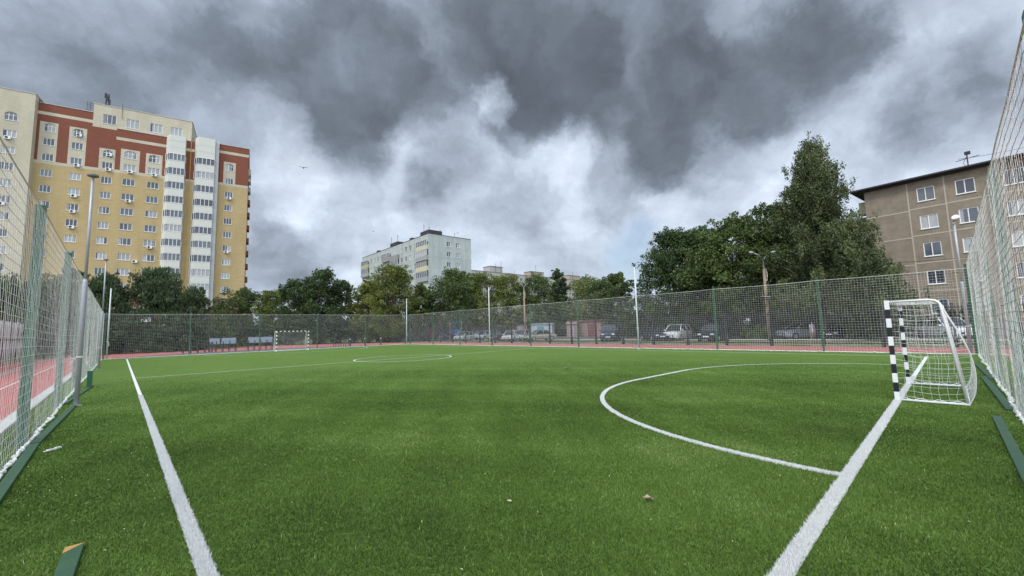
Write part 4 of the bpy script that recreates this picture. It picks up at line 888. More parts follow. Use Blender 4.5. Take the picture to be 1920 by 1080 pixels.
# ------------------------------------------------------------------ cars
def loft(b, sts, n=None):
    """sts: list of rings (equal length lists of points)"""
    n = len(sts[0]); vs = [p for r_ in sts for p in r_]; fs = []
    for i in range(len(sts)-1):
        for j in range(n-1): fs.append((i*n+j, (i+1)*n+j, (i+1)*n+j+1, i*n+j+1))
    b.add(vs, fs)
def car(label, loc, rz, color, kind='sedan', plate=True):
    L, Wd, H = dict(sedan=(4.5, 1.75, 1.45), suv=(4.5, 1.85, 1.7), hatch=(4.0, 1.7, 1.5), van=(4.6, 1.85, 1.95))[kind]
    g = thing('parked_car', label, 'car', loc, rz, 'cars parked beyond the track')
    mp = mat('car_paint_%s' % (color,), color, .22, metal=.2, var=.04, spec=.6)
    hb = H*.60; hood = {'sedan': .95, 'suv': 1.0, 'hatch': .85, 'van': .55}[kind]; trunk = {'sedan': .75, 'suv': .1, 'hatch': .15, 'van': .05}[kind]
    def ring(x_, z0, z1, hw, sh=.88):
        return [(x_, -hw*.9, z0), (x_, -hw, z0+.15), (x_, -hw, z0+(z1-z0)*.6), (x_, -hw*sh, z1-.03), (x_, -hw*.5, z1), (x_, 0, z1+.02), (x_, hw*.5, z1), (x_, hw*sh, z1-.03), (x_, hw, z0+(z1-z0)*.6), (x_, hw, z0+.15), (x_, hw*.9, z0), (x_, -hw*.9, z0)]
    h = Wd/2; b = MB(); l2 = L/2
    rings = [ring(-l2, .34, hb*.72, h*.80), ring(-l2+.12, .22, hb*.85, h*.93), ring(-l2+.45, .2, hb*.92, h), ring(-l2+hood+.25, .2, hb, h), ring(0, .2, hb+.02, h), ring(l2-trunk-.2, .2, hb+.03, h), ring(l2-.15, .22, hb*(1.0 if trunk > .5 else 1.0), h*.95), ring(l2, .34, hb*.8, h*.85)]
    loft(b, rings); b.add(rings[0], [tuple(range(11))]); b.add(rings[-1], [tuple(range(11))[::-1]])
    b.build('body', mp, g, smooth=False, bevel=0)
    # cabin: glass lower, painted roof
    xa, xb, xc, xd = -l2+hood, -l2+hood+.85, l2-trunk-(.75 if trunk > .5 else .35), l2-trunk-.03
    if kind == 'van': xb = xa+.6
    def r2(x_, z_, hw): return [(x_, -hw, z_), (x_, -hw*.6, z_+.015), (x_, 0, z_+.03), (x_, hw*.6, z_+.015), (x_, hw, z_)]
    low = [(xa, -h*.88, hb-.02), (xd, -h*.88, hb-.02), (xd, h*.88, hb-.02), (xa, h*.88, hb-.02)]; topz = H-.05; up = [(xb, -h*.72, topz), (xc, -h*.72, topz), (xc, h*.72, topz), (xb, h*.72, topz)]
    b = MB(); b.add(low+up, [(0, 1, 5, 4), (1, 2, 6, 5), (2, 3, 7, 6), (3, 0, 4, 7)]); b.build('windows', M_carglass, g)
    b = MB(); loft(b, [r2(xb-.02, topz-.005, h*.70), r2(xb+.1, H-.02, h*.74), r2((xb+xc)/2, H, h*.75), r2(xc-.1, H-.02, h*.74), r2(xc+.02, topz-.005, h*.70)])
    for s in (-1, 1):
        for (p, q) in (((xa, hb-.02), (xb, topz)), ((xd, hb-.02), (xc, topz))): b.beam((p[0], s*h*.885, p[1]), (q[0], s*h*.725, q[1]+.02), .07)
        xm = (xb+xc)/2; b.beam((xm, s*h*.885, hb), (xm, s*h*.725, topz+.02), .07)
        b.beam((xb, s*h*.73, topz+.01), (xc, s*h*.73, topz+.01), .07)
    b.build('roof', mp, g)
    for sx in (-L*.31, L*.29):
        for s in (-1, 1):
            b = MB(); b.tube([(sx, s*(h-.2), .32), (sx, s*(h+.01), .32)], .32, 16); w_ = b.build('wheel', M_rubber, g); b = MB(); b.tube([(sx, s*(h+.0), .32), (sx, s*(h+.02), .32)], .2, 12); b.build('rim', M_galv, w_)
    for s in (-1, 1):
        b = MB(); b.box(-l2-.01, -l2+.14, s*h*.62-.17, s*h*.62+.17, hb*.62, hb*.62+.14); b.build('headlight', mat('headlight_lens', (.65, .68, .7), .1, spec=.8), g, bevel=.03)
        b = MB(); b.box(xa+.1, xa+.25, s*(h+.09)-.09, s*(h+.09)+.09, hb+.02, hb+.15); b.build('wing_mirror', mp, g, bevel=.03)
    b = MB(); b.box(-l2-.015, -l2+.05, -h*.45, h*.45, .42, .42+.16); b.box(-l2-.012, -l2+.05, -h*.6, h*.6, .24, .34); b.build('grille', M_dark, g)
    b = MB(); b.box(-l2-.03, -l2-.016, -.26, .26, .44, .55); b.build('number_plate', M_white, g)
    return g
R_ = math.radians
atray = atray_
car('small white car parked first in the row, farthest left', atray(868, 68), R_(25), (.62, .63, .65), 'hatch')
car('silver car standing behind the first white car', atray(893, 76), R_(-10), (.42, .44, .47), 'hatch')
car('pale blue hatchback parked between silver and purple cars', atray(906, 72), R_(20), (.48, .56, .62), 'hatch')
car('purple grey sedan left of the thin pale pole', atray(926, 73), R_(-35), (.24, .20, .30), 'sedan')
car('dark grey low sedan just right of thin pale pole', atray(934, 62), R_(20), (.04, .045, .05), 'sedan')
car('white front of sedan facing the track before garage', atray(957, 59), R_(28), (.66, .67, .70), 'sedan')
car('silver hatchback right of the white sedan', atray(977, 60), R_(25), (.45, .46, .48), 'hatch')
car('beige sedan parked side on before the blue kiosk', atray(1010, 57), R_(-20), (.38, .36, .31), 'sedan')
car('dark blue van with white bumper, facing the track alone', atray(1141, 50.5), R_(25), (.03, .05, .09), 'van')
car('dark blue sedan beside the white sport utility car', atray(1221, 49), R_(50), (.035, .045, .075), 'sedan')
car('white sport utility car facing the track', atray(1264, 49.5), R_(5), (.80, .80, .80), 'suv')
car('black sport utility car right of the white one', atray(1331, 45.5), R_(4), (.018, .020, .035), 'suv')
car('silver sport utility car behind the standing person', atray(1500, 49), R_(-45), (.50, .54, .57), 'suv')
car('dark sedan in the shade right of the standing person', atray(1583, 48), R_(-30), (.03, .035, .05), 'sedan')
car('white hatchback parked before brown block, seen through the near goal', atray(1763, 47.5), R_(32), (.66, .68, .71), 'suv')

# ------------------------------------------------------------------ trees
def leafmat(name, lo, hi, tr=.25):
    def f(t, co, P):
        a = t.n('ShaderNodeAttribute', dict(attribute_name='tone')).outputs['Fac']; return t.ramp(a, [(0., lo), (.6, hi), (1., tuple(min(1, v*1.5+.01) for v in hi))])
    return mat(name, rough=.55, build=f, spec=.3, trans=tr)
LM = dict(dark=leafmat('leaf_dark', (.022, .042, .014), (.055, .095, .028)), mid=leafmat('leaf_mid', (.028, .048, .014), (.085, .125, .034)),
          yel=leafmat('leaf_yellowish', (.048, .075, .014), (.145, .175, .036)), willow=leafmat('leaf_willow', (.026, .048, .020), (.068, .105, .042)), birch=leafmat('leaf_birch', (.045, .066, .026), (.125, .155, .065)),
          shade=leafmat('leaf_shrub_painted_shade', (.016, .030, .010), (.036, .060, .020), .15), lime=leafmat('leaf_lime', (.04, .08, .015), (.14, .23, .04)))  # 'shade': shadow beneath the trees painted into a darker leaf colour
M_bark = mat('bark', (.085, .068, .052), .9, var=.35, scale=3, bump=.6, bscale=10)
M_bbark = mat('birch_bark', (.42, .40, .37), .8, var=.6, scale=3)
def crown_mesh(clumps, n_per, leaf, droop=0., flat=.75, seed=0):
    r = np.random.default_rng(seed); K = len(clumps); C = np.array([c[:3] for c in clumps]); R0 = np.array([c[3] for c in clumps]); tn = np.array([c[4] for c in clumps])
    cnt = np.maximum(12, (n_per*np.minimum(1, (R0/np.median(R0))**2))).astype(int); idx = np.repeat(np.arange(K), cnt); n = len(idx)
    v = r.normal(0, 1, (n, 3)); v /= np.linalg.norm(v, axis=1)[:, None]; rad = r.random(n)**.45
    P = C[idx]+v*rad[:, None]*R0[idx][:, None]*np.array([1, 1, flat])
    if droop: P[:, 2] -= droop*r.random(n)*R0[idx]*1.6
    s = leaf*r.uniform(.6, 1.4, n); a = r.normal(0, 1, (n, 3)); a /= np.linalg.norm(a, axis=1)[:, None]
    if droop: a = a*.5+np.array([0, 0, -1.]); a /= np.linalg.norm(a, axis=1)[:, None]
    b_ = np.cross(a, r.normal(0, 1, (n, 3))); b_ /= np.linalg.norm(b_, axis=1)[:, None]
    A = a*s[:, None]*(1.0 if droop else .75); B = b_*s[:, None]*(.32 if droop else .5)
    V = np.stack([P-A, P+B, P+A, P-B], 1).reshape(-1, 3); F = np.arange(4*n, dtype=np.int32).reshape(-1, 4)
    tone = np.clip(tn[idx]+r.normal(0, .16, n), 0, 1)
    return V, F, tone
def tree(label, name, x_, y_, H, R, kind='mid', base=.18, shape='round', leaf=.17, n_cl=100, n_per=170, droop=0., bark=None, seed=1, group=None, lean=0.):
    r = np.random.default_rng(seed); g = thing(name, label, 'tree', (x_, y_, -.05), 0, group)
    zc = H*(1+base)/2; hz = H*(1-base)/2; clumps = []; ph = r.uniform(0, 6.28, 4)
    def env(th, f):     # radius at angle th and height fraction f
        if shape == 'round': e = math.sqrt(max(0, 1-(2*f-1)**2))**.75*(1.05-.25*f)
        elif shape == 'cone': e = (1-f)**.62*min(1, (f+.06)*5)
        elif shape == 'birch': e = min(1, (f+.1)*3)*(1-f)**.55*(1+.12*math.sin(f*14+ph[3]))
        else: e = min(1, .55+f*1.3)*math.sqrt(max(0, 1-f**2.6))
        return R*e*(1+.18*math.sin(2*th+ph[0])+.16*math.sin(3*th+ph[1]+f*5)+.14*math.sin(5*th+ph[2]+f*11))
    for i in range(n_cl):
        f = (i+.5)/n_cl; f = f if shape in ('round', 'oak') else f**1.25
        th = r.uniform(0, 6.28); q = r.random()**.42; rad = env(th, f)*q*.95
        cr = R*r.uniform(.17, .31)*(1 if shape != 'birch' else .7)
        if shape in ('cone', 'birch'): cr *= (1.15-.6*f)
        clumps.append((rad*math.cos(th)+lean*f, rad*math.sin(th), H*base+(H*(1-base)-cr*.6)*f, cr, .12+.75*r.random()))
        if i % 3 == 0: th += r.normal(0, .3); q = env(th, f)*r.uniform(.98, 1.16); clumps.append((q*math.cos(th)+lean*f, q*math.sin(th), H*base+(H*(1-base))*min(1., f+r.uniform(-.02, .04)), cr*.42, .3+.6*r.random()))
    V, F, tone = crown_mesh(clumps, n_per, leaf, droop, seed=seed+1)
    np_obj('crown', V, F, LM[kind], g, tone=tone)
    b = MB(); tr = max(.12, H*.018); bark = bark or M_bark
    top = H*(.92 if shape in ('cone', 'birch') else .7)
    b.tube([(0, 0, 0), (.02*H*math.sin(ph[0])*.3, .1, top*.3), (lean*.4, 0, top*.65), (lean*.8, 0, top)], [tr*1.25, tr, tr*.6, tr*.15], 8)
    b.build('trunk', bark, g, smooth=True)
    b = MB()
    for c in sorted(clumps, key=lambda c: -c[3])[:26]:
        z0 = max(H*base*.8, min(top*.9, c[2]*.55)); f0 = z0/max(top, .1); p0 = Vector((lean*f0*.7, 0, z0)); p1 = Vector(c[:3]); m_ = p0.lerp(p1, .5)+Vector((0, 0, -.06*(p1-p0).length if droop == 0 else .12*(p1-p0).length))
        b.tube([p0, m_, p1], [tr*.42*(1-f0*.6), tr*.26*(1-f0*.5), .015], 5, False)
    b.build('limbs', bark, g, smooth=True)
    return g
GL = 'trees beyond the far end of the pitch'; GR = 'trees behind the parked cars'
S = iter(range(100, 400, 3))
tree('dark willow against the tower, leftmost behind corner pole', 'willow_tree', -1.6, 73, 10.3, 3.6, 'willow', .05, 'oak', .17, 110, 190, .5, seed=next(S), group=GL)
tree('broad dark willow in front of the yellow tower', 'willow_tree', 3.0, 71, 11.2, 4.0, 'willow', .04, 'oak', .17, 140, 190, .5, seed=next(S), group=GL)
tree('lower dark willow right of the broad one, beneath balconies', 'willow_tree', 6.6, 69, 8.6, 2.9, 'willow', .03, 'oak', .17, 95, 190, .5, seed=next(S), group=GL)
tree('small dark tree peeping behind the leftmost willow', 'broadleaf_tree', -5.2, 84, 12.0, 2.6, 'dark', .15, seed=next(S), n_cl=60, group=GL)
tree('round green tree just right of the tower foot', 'broadleaf_tree', 15.8, 88.5, 10.6, 4.6, 'mid', .1, seed=next(S), group=GL)
tree('low dull green tree left of the tall dark pair', 'broadleaf_tree', 20.0, 84, 9.9, 3.8, 'yel', .08, seed=next(S), group=GL)
tree('dark tree forming left shoulder of the tall clump', 'broadleaf_tree', 21.6, 77.2, 11.2, 3.5, 'dark', .1, seed=next(S), group=GL)
tree('tallest dark tree of the clump left of panel block', 'broadleaf_tree', 24.6, 74.2, 13.0, 4.7, 'dark', .08, seed=next(S), n_cl=120, group=GL)
tree('dark tree between the tall clump and panel block', 'broadleaf_tree', 28.8, 75.5, 11.3, 3.8, 'dark', .08, seed=next(S), group=GL)
tree('tall yellowish tree hiding the middle of panel block', 'broadleaf_tree', 33.3, 64.6, 13.2, 4.7, 'yel', .10, 'round', .16, 150, 190, seed=next(S), group=GL)
tree('lower yellowish tree leaning at left foot of panel block', 'broadleaf_tree', 30.6, 68, 10.6, 3.0, 'yel', .06, seed=next(S), group=GL)
tree('wide green tree below right corner of panel block', 'broadleaf_tree', 44.6, 63.8, 13.2, 5.0, 'mid', .08, 'round', .16, 150, 190, seed=next(S), group=GL)
tree('low green tree between the yellowish and wide trees', 'broadleaf_tree', 39.0, 64.0, 9.9, 3.2, 'mid', .06, seed=next(S), group=GL)
tree('green tree right of panel block, under the white cabin', 'broadleaf_tree', 51.2, 64.5, 13.2, 4.8, 'yel', .07, seed=next(S), n_cl=120, group=GL)
tree('dark tip rising at right edge of the panel block', 'broadleaf_tree', 54.5, 73.5, 14.8, 2.8, 'dark', .3, seed=next(S), n_cl=60, group=GL)
tree('broad dull green tree left of dark conical tree', 'broadleaf_tree', 57.8, 62.5, 13.2, 5.4, 'yel', .07, seed=next(S), n_cl=120, group=GL)
tree('green tree under the long beige block, mid left', 'broadleaf_tree', 61, 57, 12.6, 4.6, 'mid', .07, seed=next(S), group=GR)
tree('dark conical tree standing up before the beige block', 'conical_tree', 64.3, 54.4, 13.6, 3.6, 'dark', .08, 'cone', .16, 130, 170, seed=next(S), group=GR)
tree('olive tree to the right of the dark conical tree', 'broadleaf_tree', 69.5, 51.5, 12.2, 5.2, 'yel', .07, seed=next(S), group=GR)
tree('low green tree below the rightmost rooftop cabin', 'broadleaf_tree', 66.5, 44.8, 10.8, 4.6, 'mid', .07, seed=next(S), group=GR)
tree('upright green tree left of the tallest thin pole', 'broadleaf_tree', 61.0, 38.2, 10.9, 2.8, 'mid', .07, seed=next(S), n_cl=80, group=GR)
tree('big round dark tree right of the tallest thin pole', 'broadleaf_tree', 47.6, 22.4, 13.2, 4.1, 'dark', .09, 'round', .14, 210, 210, seed=next(S), group=GR)
tree('dark tree filling between round tree and maple', 'broadleaf_tree', 51.0, 20.2, 13.6, 3.6, 'dark', .06, 'round', .15, 140, 190, seed=next(S), group=GR)
tree('bright green maple with bare inner limbs', 'maple_tree', 47.3, 15.2, 13.2, 4.7, 'mid', .22, 'oak', .16, 150, 170, seed=next(S), group=GR)
tree('lower bright green tree at the foot of the maple', 'maple_tree', 49.5, 18.4, 9.8, 3.2, 'mid', .06, 'round', .15, 110, 180, seed=next(S), group=GR)
def birch(label, x_, y_, H, R, n_l, seed, group, lean=0., dens=44, zlow=.10):
    r = np.random.default_rng(seed); g = thing('birch_tree', label, 'tree', (x_, y_, -.05), 0, group); lb = MB(); C = []
    tk = lambda z: Vector((lean*(z/H)**1.5+.25*math.sin(z*.35+seed), .2*math.sin(z*.27), z))
    for i in range(n_l):
        f = zlow+(1-zlow)*((i+.5)/n_l)**.9; z0 = H*max(.06, f-.13-.10*(1-f)); th = i*2.4+r.uniform(-.5, .5)
        Lr = R*min(1, .55+f*2.2)*(1-f)**.70*r.uniform(.55, 1.2)+.35; p0 = tk(z0); rise = H*.13*(1.1-f*.4)*r.uniform(.7, 1.3)
        e = p0+Vector((Lr*math.cos(th), Lr*math.sin(th), rise)); pts = []
        for k in range(6):
            t_ = k/5; p = p0.lerp(e, t_); p.z += .10*Lr*math.sin(math.pi*t_)-.18*Lr*max(0, t_-.7); pts.append(p)
        lb.tube(pts, [.075*(1-f*.7)*(1-.8*k/5)+.012 for k in range(6)], 4, False)
        tn = .15+.6*r.random()
        for k in range(int(5+Lr*3.2)):
            t_ = .22+.8*r.random(); p = p0.lerp(e, t_); p.z += .10*Lr*math.sin(math.pi*min(1, t_)); nstr = r.integers(1, 4)
            for q in range(nstr):
                a = p+Vector(r.normal(0, .28, 3)); ln = r.uniform(.35, 1.25)*(1 if f < .9 else .55); wx = r.normal(0, .10); m_ = int(dens*ln*.5)+3
                for w_ in range(max(2, int(ln/.22))):
                    u_ = w_/max(2, int(ln/.22)); C.append((a.x+(.18+wx)*ln*u_, a.y+wx*u_, a.z-ln*u_, .15+.05*(1-u_), min(1, max(0, tn+r.normal(0, .1)))))
    C += [(*tk(H*u_), .2, .5) for u_ in np.linspace(.9, 1., 5)]
    r2 = np.array(C); K = len(C); n_p = 13; idx = np.repeat(np.arange(K), n_p); n = len(idx)
    P = r2[idx, :3]+r.normal(0, 1, (n, 3))*np.array([.10, .10, .13]); s_ = .085*r.uniform(.6, 1.4, n)
    a = r.normal(0, 1, (n, 3))*.7+np.array([.15, 0, -1.]); a /= np.linalg.norm(a, axis=1)[:, None]; b_ = np.cross(a, r.normal(0, 1, (n, 3))); b_ /= np.linalg.norm(b_, axis=1)[:, None]
    A = a*s_[:, None]; B = b_*s_[:, None]*.55; V = np.stack([P-A, P+B, P+A, P-B], 1).reshape(-1, 3)
    np_obj('crown', V, np.arange(4*n, dtype=np.int32).reshape(-1, 4), LM['birch'], g, tone=np.clip(r2[idx, 4]+r.normal(0, .14, n), 0, 1))
    b = MB(); b.tube([tk(H*u_) for u_ in np.linspace(0, .97, 12)], [max(.02, H*.0125*(1-u_)**.8) for u_ in np.linspace(0, .97, 12)], 8); b.build('trunk', M_bbark, g, smooth=True)
    lb.build('limbs', M_bbark, g, smooth=True); return g
birch('tallest birch with drooping sprays, beside brown block', 47.6, 8.2, 19.9, 6.2, 160, 5, GR, .3)
birch('slender birch drooping in front of the brown block', *atray(1628, 45)[:2], 10.8, 3.0, 44, 9, GR, -.3)
tree('dark tree joining the maple to the tallest birch', 'broadleaf_tree', 50.6, 12.6, 14.6, 3.6, 'mid', .05, 'round', .15, 130, 180, seed=next(S), group=GR)
tree('dark tree standing behind the tallest birch', 'broadleaf_tree', 54.5, 9.6, 12.5, 4.0, 'dark', .05, 'round', .16, 110, 180, seed=next(S), group=GR)
tree('lower green tree between maple and the tallest birch', 'broadleaf_tree', 50.5, 11.8, 11.5, 3.8, 'mid', .06, 'round', .15, 130, 180, seed=next(S), group=GR)
for px, D, H, rr, lb in ((118, 82, 10.5, 4.2, 'dark willow seen through the left net, next to the lamp pole'), (66, 80, 9.6, 4.4, 'dark willow seen through the left net, second from the lamp pole'), (14, 74, 9.2, 4.4, 'dark willow seen through the left net above the white sheets'), (-60, 66, 9.5, 4.5, 'dark willow at the left picture edge above the sheets')):
    x_, y_, _ = atray(px, D); tree(lb, 'willow_tree', x_, y_, H, rr, 'willow', .03, 'oak', .17, 100, 170, .5, seed=next(S), group='willows seen through the left net')
# shrubs closing the view behind the cars
def shrub(label, x_, y_, H, R, kind='mid', leaf=.12, n=40, seed=1, group='shrubs behind the parked cars', cat='shrub'):
    r = np.random.default_rng(seed); g = thing('shrub', label, cat, (x_, y_, -.05), 0, group)
    cl_ = []
    for i in range(n):
        th = r.uniform(0, 6.28); q = r.random()**.5*R; z_ = H*r.random()**.8*.85*(1-.35*(q/R)**2); cl_.append((q*math.cos(th), q*math.sin(th), z_+.1, R*r.uniform(.16, .3), .25+.5*r.random()))
    V, F, tone = crown_mesh(cl_, 150, leaf*1.15, seed=seed); np_obj('foliage', V, F, LM[kind], g, tone=tone)
    b = MB(); [b.tube([(.1*math.cos(a), .1*math.sin(a), 0), (R*.4*math.cos(a), R*.4*math.sin(a), H*.6)], [.04, .01], 4) for a in np.linspace(0, 5.5, 6)]; b.build('stems', M_bark, g)
shrub('bright lime shrub beside the wooden street lamp', *atray(1413, 50)[:2], 1.7, 1.5, 'lime', seed=5)
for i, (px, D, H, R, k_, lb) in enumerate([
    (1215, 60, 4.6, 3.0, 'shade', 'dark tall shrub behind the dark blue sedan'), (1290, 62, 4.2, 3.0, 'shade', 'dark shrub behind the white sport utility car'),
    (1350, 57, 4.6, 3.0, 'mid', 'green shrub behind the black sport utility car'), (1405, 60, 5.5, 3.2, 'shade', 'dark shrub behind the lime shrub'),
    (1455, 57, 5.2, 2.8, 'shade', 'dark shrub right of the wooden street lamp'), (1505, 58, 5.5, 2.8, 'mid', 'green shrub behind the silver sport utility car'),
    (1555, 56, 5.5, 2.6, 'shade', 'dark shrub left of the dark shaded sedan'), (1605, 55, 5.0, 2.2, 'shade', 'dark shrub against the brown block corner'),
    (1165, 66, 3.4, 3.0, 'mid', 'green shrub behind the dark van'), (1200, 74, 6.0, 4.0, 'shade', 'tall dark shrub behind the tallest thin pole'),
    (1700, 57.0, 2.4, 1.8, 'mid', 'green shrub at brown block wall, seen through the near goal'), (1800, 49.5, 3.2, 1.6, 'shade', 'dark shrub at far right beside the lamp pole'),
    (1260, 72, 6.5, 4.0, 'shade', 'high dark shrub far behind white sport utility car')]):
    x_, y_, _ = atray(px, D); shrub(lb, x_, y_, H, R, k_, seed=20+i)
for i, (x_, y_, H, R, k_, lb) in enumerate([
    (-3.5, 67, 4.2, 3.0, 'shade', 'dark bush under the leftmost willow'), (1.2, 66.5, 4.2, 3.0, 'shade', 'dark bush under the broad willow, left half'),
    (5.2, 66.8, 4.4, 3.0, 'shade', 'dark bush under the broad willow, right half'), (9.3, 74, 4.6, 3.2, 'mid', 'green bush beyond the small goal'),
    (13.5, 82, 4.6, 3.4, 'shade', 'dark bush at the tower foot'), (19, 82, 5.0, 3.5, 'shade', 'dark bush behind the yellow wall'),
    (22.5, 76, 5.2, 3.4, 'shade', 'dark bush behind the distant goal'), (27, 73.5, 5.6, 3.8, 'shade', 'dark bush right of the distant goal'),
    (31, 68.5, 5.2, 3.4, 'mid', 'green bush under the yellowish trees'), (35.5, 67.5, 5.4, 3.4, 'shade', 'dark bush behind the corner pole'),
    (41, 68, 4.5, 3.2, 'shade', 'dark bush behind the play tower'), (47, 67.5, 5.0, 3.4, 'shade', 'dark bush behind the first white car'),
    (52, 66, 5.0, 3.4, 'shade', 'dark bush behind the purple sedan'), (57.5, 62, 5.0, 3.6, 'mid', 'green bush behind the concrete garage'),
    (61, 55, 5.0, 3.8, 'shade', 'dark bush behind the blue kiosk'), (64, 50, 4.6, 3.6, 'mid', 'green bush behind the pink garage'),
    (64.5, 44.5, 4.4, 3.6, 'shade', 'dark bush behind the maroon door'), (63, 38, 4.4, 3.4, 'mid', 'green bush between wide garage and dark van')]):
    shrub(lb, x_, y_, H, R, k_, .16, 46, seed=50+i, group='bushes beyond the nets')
# distant tree belt closing the horizon
r = np.random.default_rng(3); cl_ = []
for a in np.arange(-12, 112, .55):
    D = 205+r.uniform(-12, 12); x_, y_ = D*math.cos(math.radians(a)), D*math.sin(math.radians(a))
    for z_ in (2, 5, 8): cl_.append((x_+r.normal(0, 2), y_+r.normal(0, 2), z_*r.uniform(.7, 1.1), 2.8*r.uniform(.7, 1.3), .2+.4*r.random()))
V, F, tone = crown_mesh(cl_, 60, .5, seed=4); o = np_obj('distant_trees', V, F, LM['dark'], tone=tone); tag(o, 'distant belt of trees along the horizon', 'trees', kind='stuff')

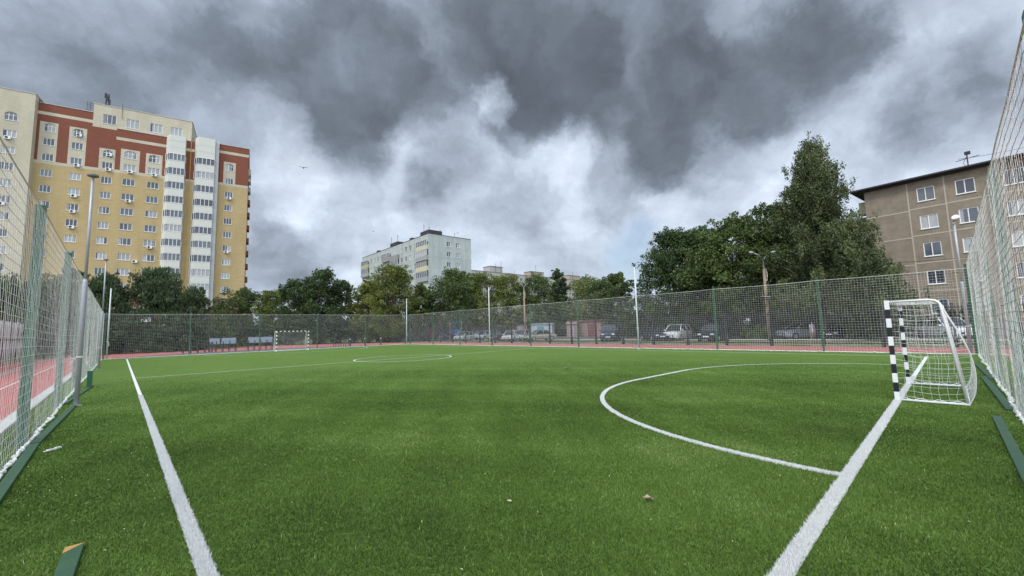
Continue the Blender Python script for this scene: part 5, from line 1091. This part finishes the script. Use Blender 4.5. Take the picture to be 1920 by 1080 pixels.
# ------------------------------------------------------------------ person
def person(loc, rz):
    g = thing('person', 'person in pale lilac top and shorts standing by silver car', 'person', loc, rz)
    J = {}; vs = []; es = []; rs = []
    def v(n, p, r_): J[n] = len(vs); vs.append(p); rs.append(r_)
    def e(*ns):
        for a, c in zip(ns, ns[1:]): es.append((J[a], J[c]))
    v('pel', (0, 0, .92), .125); v('waist', (0, 0, 1.06), .105); v('chest', (.01, 0, 1.25), .125); v('neck', (.01, 0, 1.42), .055); v('head0', (.02, 0, 1.50), .07); v('head1', (.025, 0, 1.58), .09); v('head2', (.015, 0, 1.66), .06)
    e('pel', 'waist', 'chest', 'neck', 'head0', 'head1', 'head2'); v('nose', (.115, 0, 1.565), .014); e('head1', 'nose')
    for s, nm in ((1, 'l'), (-1, 'r')):
        v('hip'+nm, (0, s*.09, .86), .09); v('kn'+nm, (.02+.03*s, s*.10, .48), .055); v('an'+nm, (-.01+.04*s, s*.10, .09), .036); v('toe'+nm, (.14+.04*s, s*.115, .035), .03)
        e('pel', 'hip'+nm, 'kn'+nm, 'an'+nm, 'toe'+nm)
        v('sh'+nm, (0, s*.17, 1.37), .055); v('el'+nm, (-.03, s*.235, 1.10), .038); v('wr'+nm, (.07, s*.22, .87), .026); v('pa'+nm, (.10, s*.215, .80), .028)
        e('chest', 'sh'+nm, 'el'+nm, 'wr'+nm, 'pa'+nm)
        for i, (dy, l) in enumerate(((-.03, .075), (-.01, .085), (.01, .08), (.028, .062))):
            v('f%d%s' % (i, nm), (.115, s*.215+dy, .755), .008); v('g%d%s' % (i, nm), (.135, s*.215+dy, .76-l), .007); e('pa'+nm, 'f%d%s' % (i, nm), 'g%d%s' % (i, nm))
        v('t'+nm, (.15, s*.20, .79), .009); v('u'+nm, (.165, s*.195, .75), .008); e('pa'+nm, 't'+nm, 'u'+nm)
    me = bpy.data.meshes.new('body'); me.from_pydata(vs, es, []); o = bpy.data.objects.new('body', me); col.objects.link(o); o.parent = g
    me.materials.append(mat('skin', (.50, .30, .22), .6, var=.05)); m = o.modifiers.new('skin', 'SKIN'); 
    for i, r_ in enumerate(rs): me.skin_vertices[0].data[i].radius = (r_, r_)
    me.skin_vertices[0].data[0].use_root = True
    s_ = o.modifiers.new('sub', 'SUBSURF'); s_.levels = 1; s_.render_levels = 2
    def lath(name, rings, m_, n=14):
        b = MB(); R2 = []
        for (cx, cy, z_, rx, ry) in rings: R2.append([(cx+rx*math.cos(2*math.pi*i/n), cy+ry*math.sin(2*math.pi*i/n), z_) for i in range(n)]+[(cx+rx, cy, z_)])
        loft(b, R2); return b.build(name, m_, g, smooth=True)
    mt = mat('lilac_cotton', (.74, .66, .80), .8, var=.1, scale=10)
    lath('top', [(0, 0, .74, .165, .20), (0, 0, .90, .15, .185), (0, 0, 1.06, .125, .16), (.01, 0, 1.25, .145, .20), (0, 0, 1.38, .09, .19), (.01, 0, 1.44, .06, .08)], mt)
    for s in (1, -1):
        b = MB(); b.tube([(0, s*.16, 1.38), (-.015, s*.205, 1.26), (-.03, s*.235, 1.13)], [.07, .065, .062], 10, False); b.build('sleeve', mt, g, smooth=True)
        lath('shorts_leg', [(.01, s*.095, .56, .09, .09), (0, s*.09, .74, .105, .10), (0, s*.07, .90, .12, .11)], mat('beige_cotton', (.50, .44, .36), .8))
        b = MB(); b.box(-.06+.04*s, .18+.04*s, s*.11-.045, s*.11+.045, 0, .06); b.build('shoe', M_white, g, bevel=.02)
        b = MB(); b.tube([(.104, s*.035, 1.60), (.109, s*.035, 1.60)], .01, 6); b.build('eye', M_dark, g)
        b = MB(); b.tube([(.02, s*.092, 1.555), (.015, s*.108, 1.585)], .014, 6); b.build('ear', mat('skin'), g)
    b = MB(); b.tube([(.108, -.025, 1.525), (.111, .025, 1.525)], .006, 5); b.build('mouth', mat('lip', (.4, .12, .1), .5), g)
    b = MB(); b.tube([(-.05, 0, 1.42), (-.06, 0, 1.52), (-.03, 0, 1.62), (0, 0, 1.70), (.03, 0, 1.725)], [.05, .085, .108, .095, .03], 12); b.build('hair', mat('auburn_hair', (.14, .045, .025), .6), g, smooth=True)
person((*atray(1515, 46.0)[:2], -.03), math.radians(235))

# ------------------------------------------------------------------ birds
def bird(label, px, py, D, s, rz):
    v = (Ff*776.94+Rr*(px-960)-Uu*(py-540)).normalized()*D; g = thing('bird', label, 'bird', (v.x, v.y, v.z+1.7), rz, 'birds in the sky')
    b = MB(); b.tube([(-.5*s, 0, 0), (-.2*s, 0, 0), (.1*s, 0, .01*s), (.3*s, 0, .02*s), (.42*s, 0, 0)], [.03*s, .07*s, .10*s, .07*s, .01*s], 8); b.tube([(-.45*s, 0, 0), (-.75*s, .08*s, 0)], [.04*s, .01*s], 4); b.tube([(-.45*s, 0, 0), (-.75*s, -.08*s, 0)], [.04*s, .01*s], 4)
    o = b.build('body', M_dark, g, smooth=True)
    for q in (-1, 1):
        b = MB(); b.add([(.12*s, 0, .03*s), (-.12*s, 0, .03*s), (.1*s, q*.45*s, .2*s), (-.12*s, q*.4*s, .18*s), (-.35*s, q*1.0*s, .12*s), (.12*s, 0, .05*s), (-.12*s, 0, .05*s), (.1*s, q*.45*s, .22*s), (-.12*s, q*.4*s, .2*s)], [(0, 1, 3, 2), (2, 3, 4), (5, 7, 8, 6), (7, 4, 8), (0, 2, 7, 5), (2, 4, 7), (1, 6, 8, 3), (3, 8, 4)]); b.build('wing', M_dark, g)
bird('dark swift flying right of the tower, largest bird', 569, 315, 26, .26, 1.2)
bird('small dark bird high left of the panel block', 700, 434, 60, .3, .4)
bird('small dark bird just above the panel block roof', 858, 437, 60, .28, 2.)
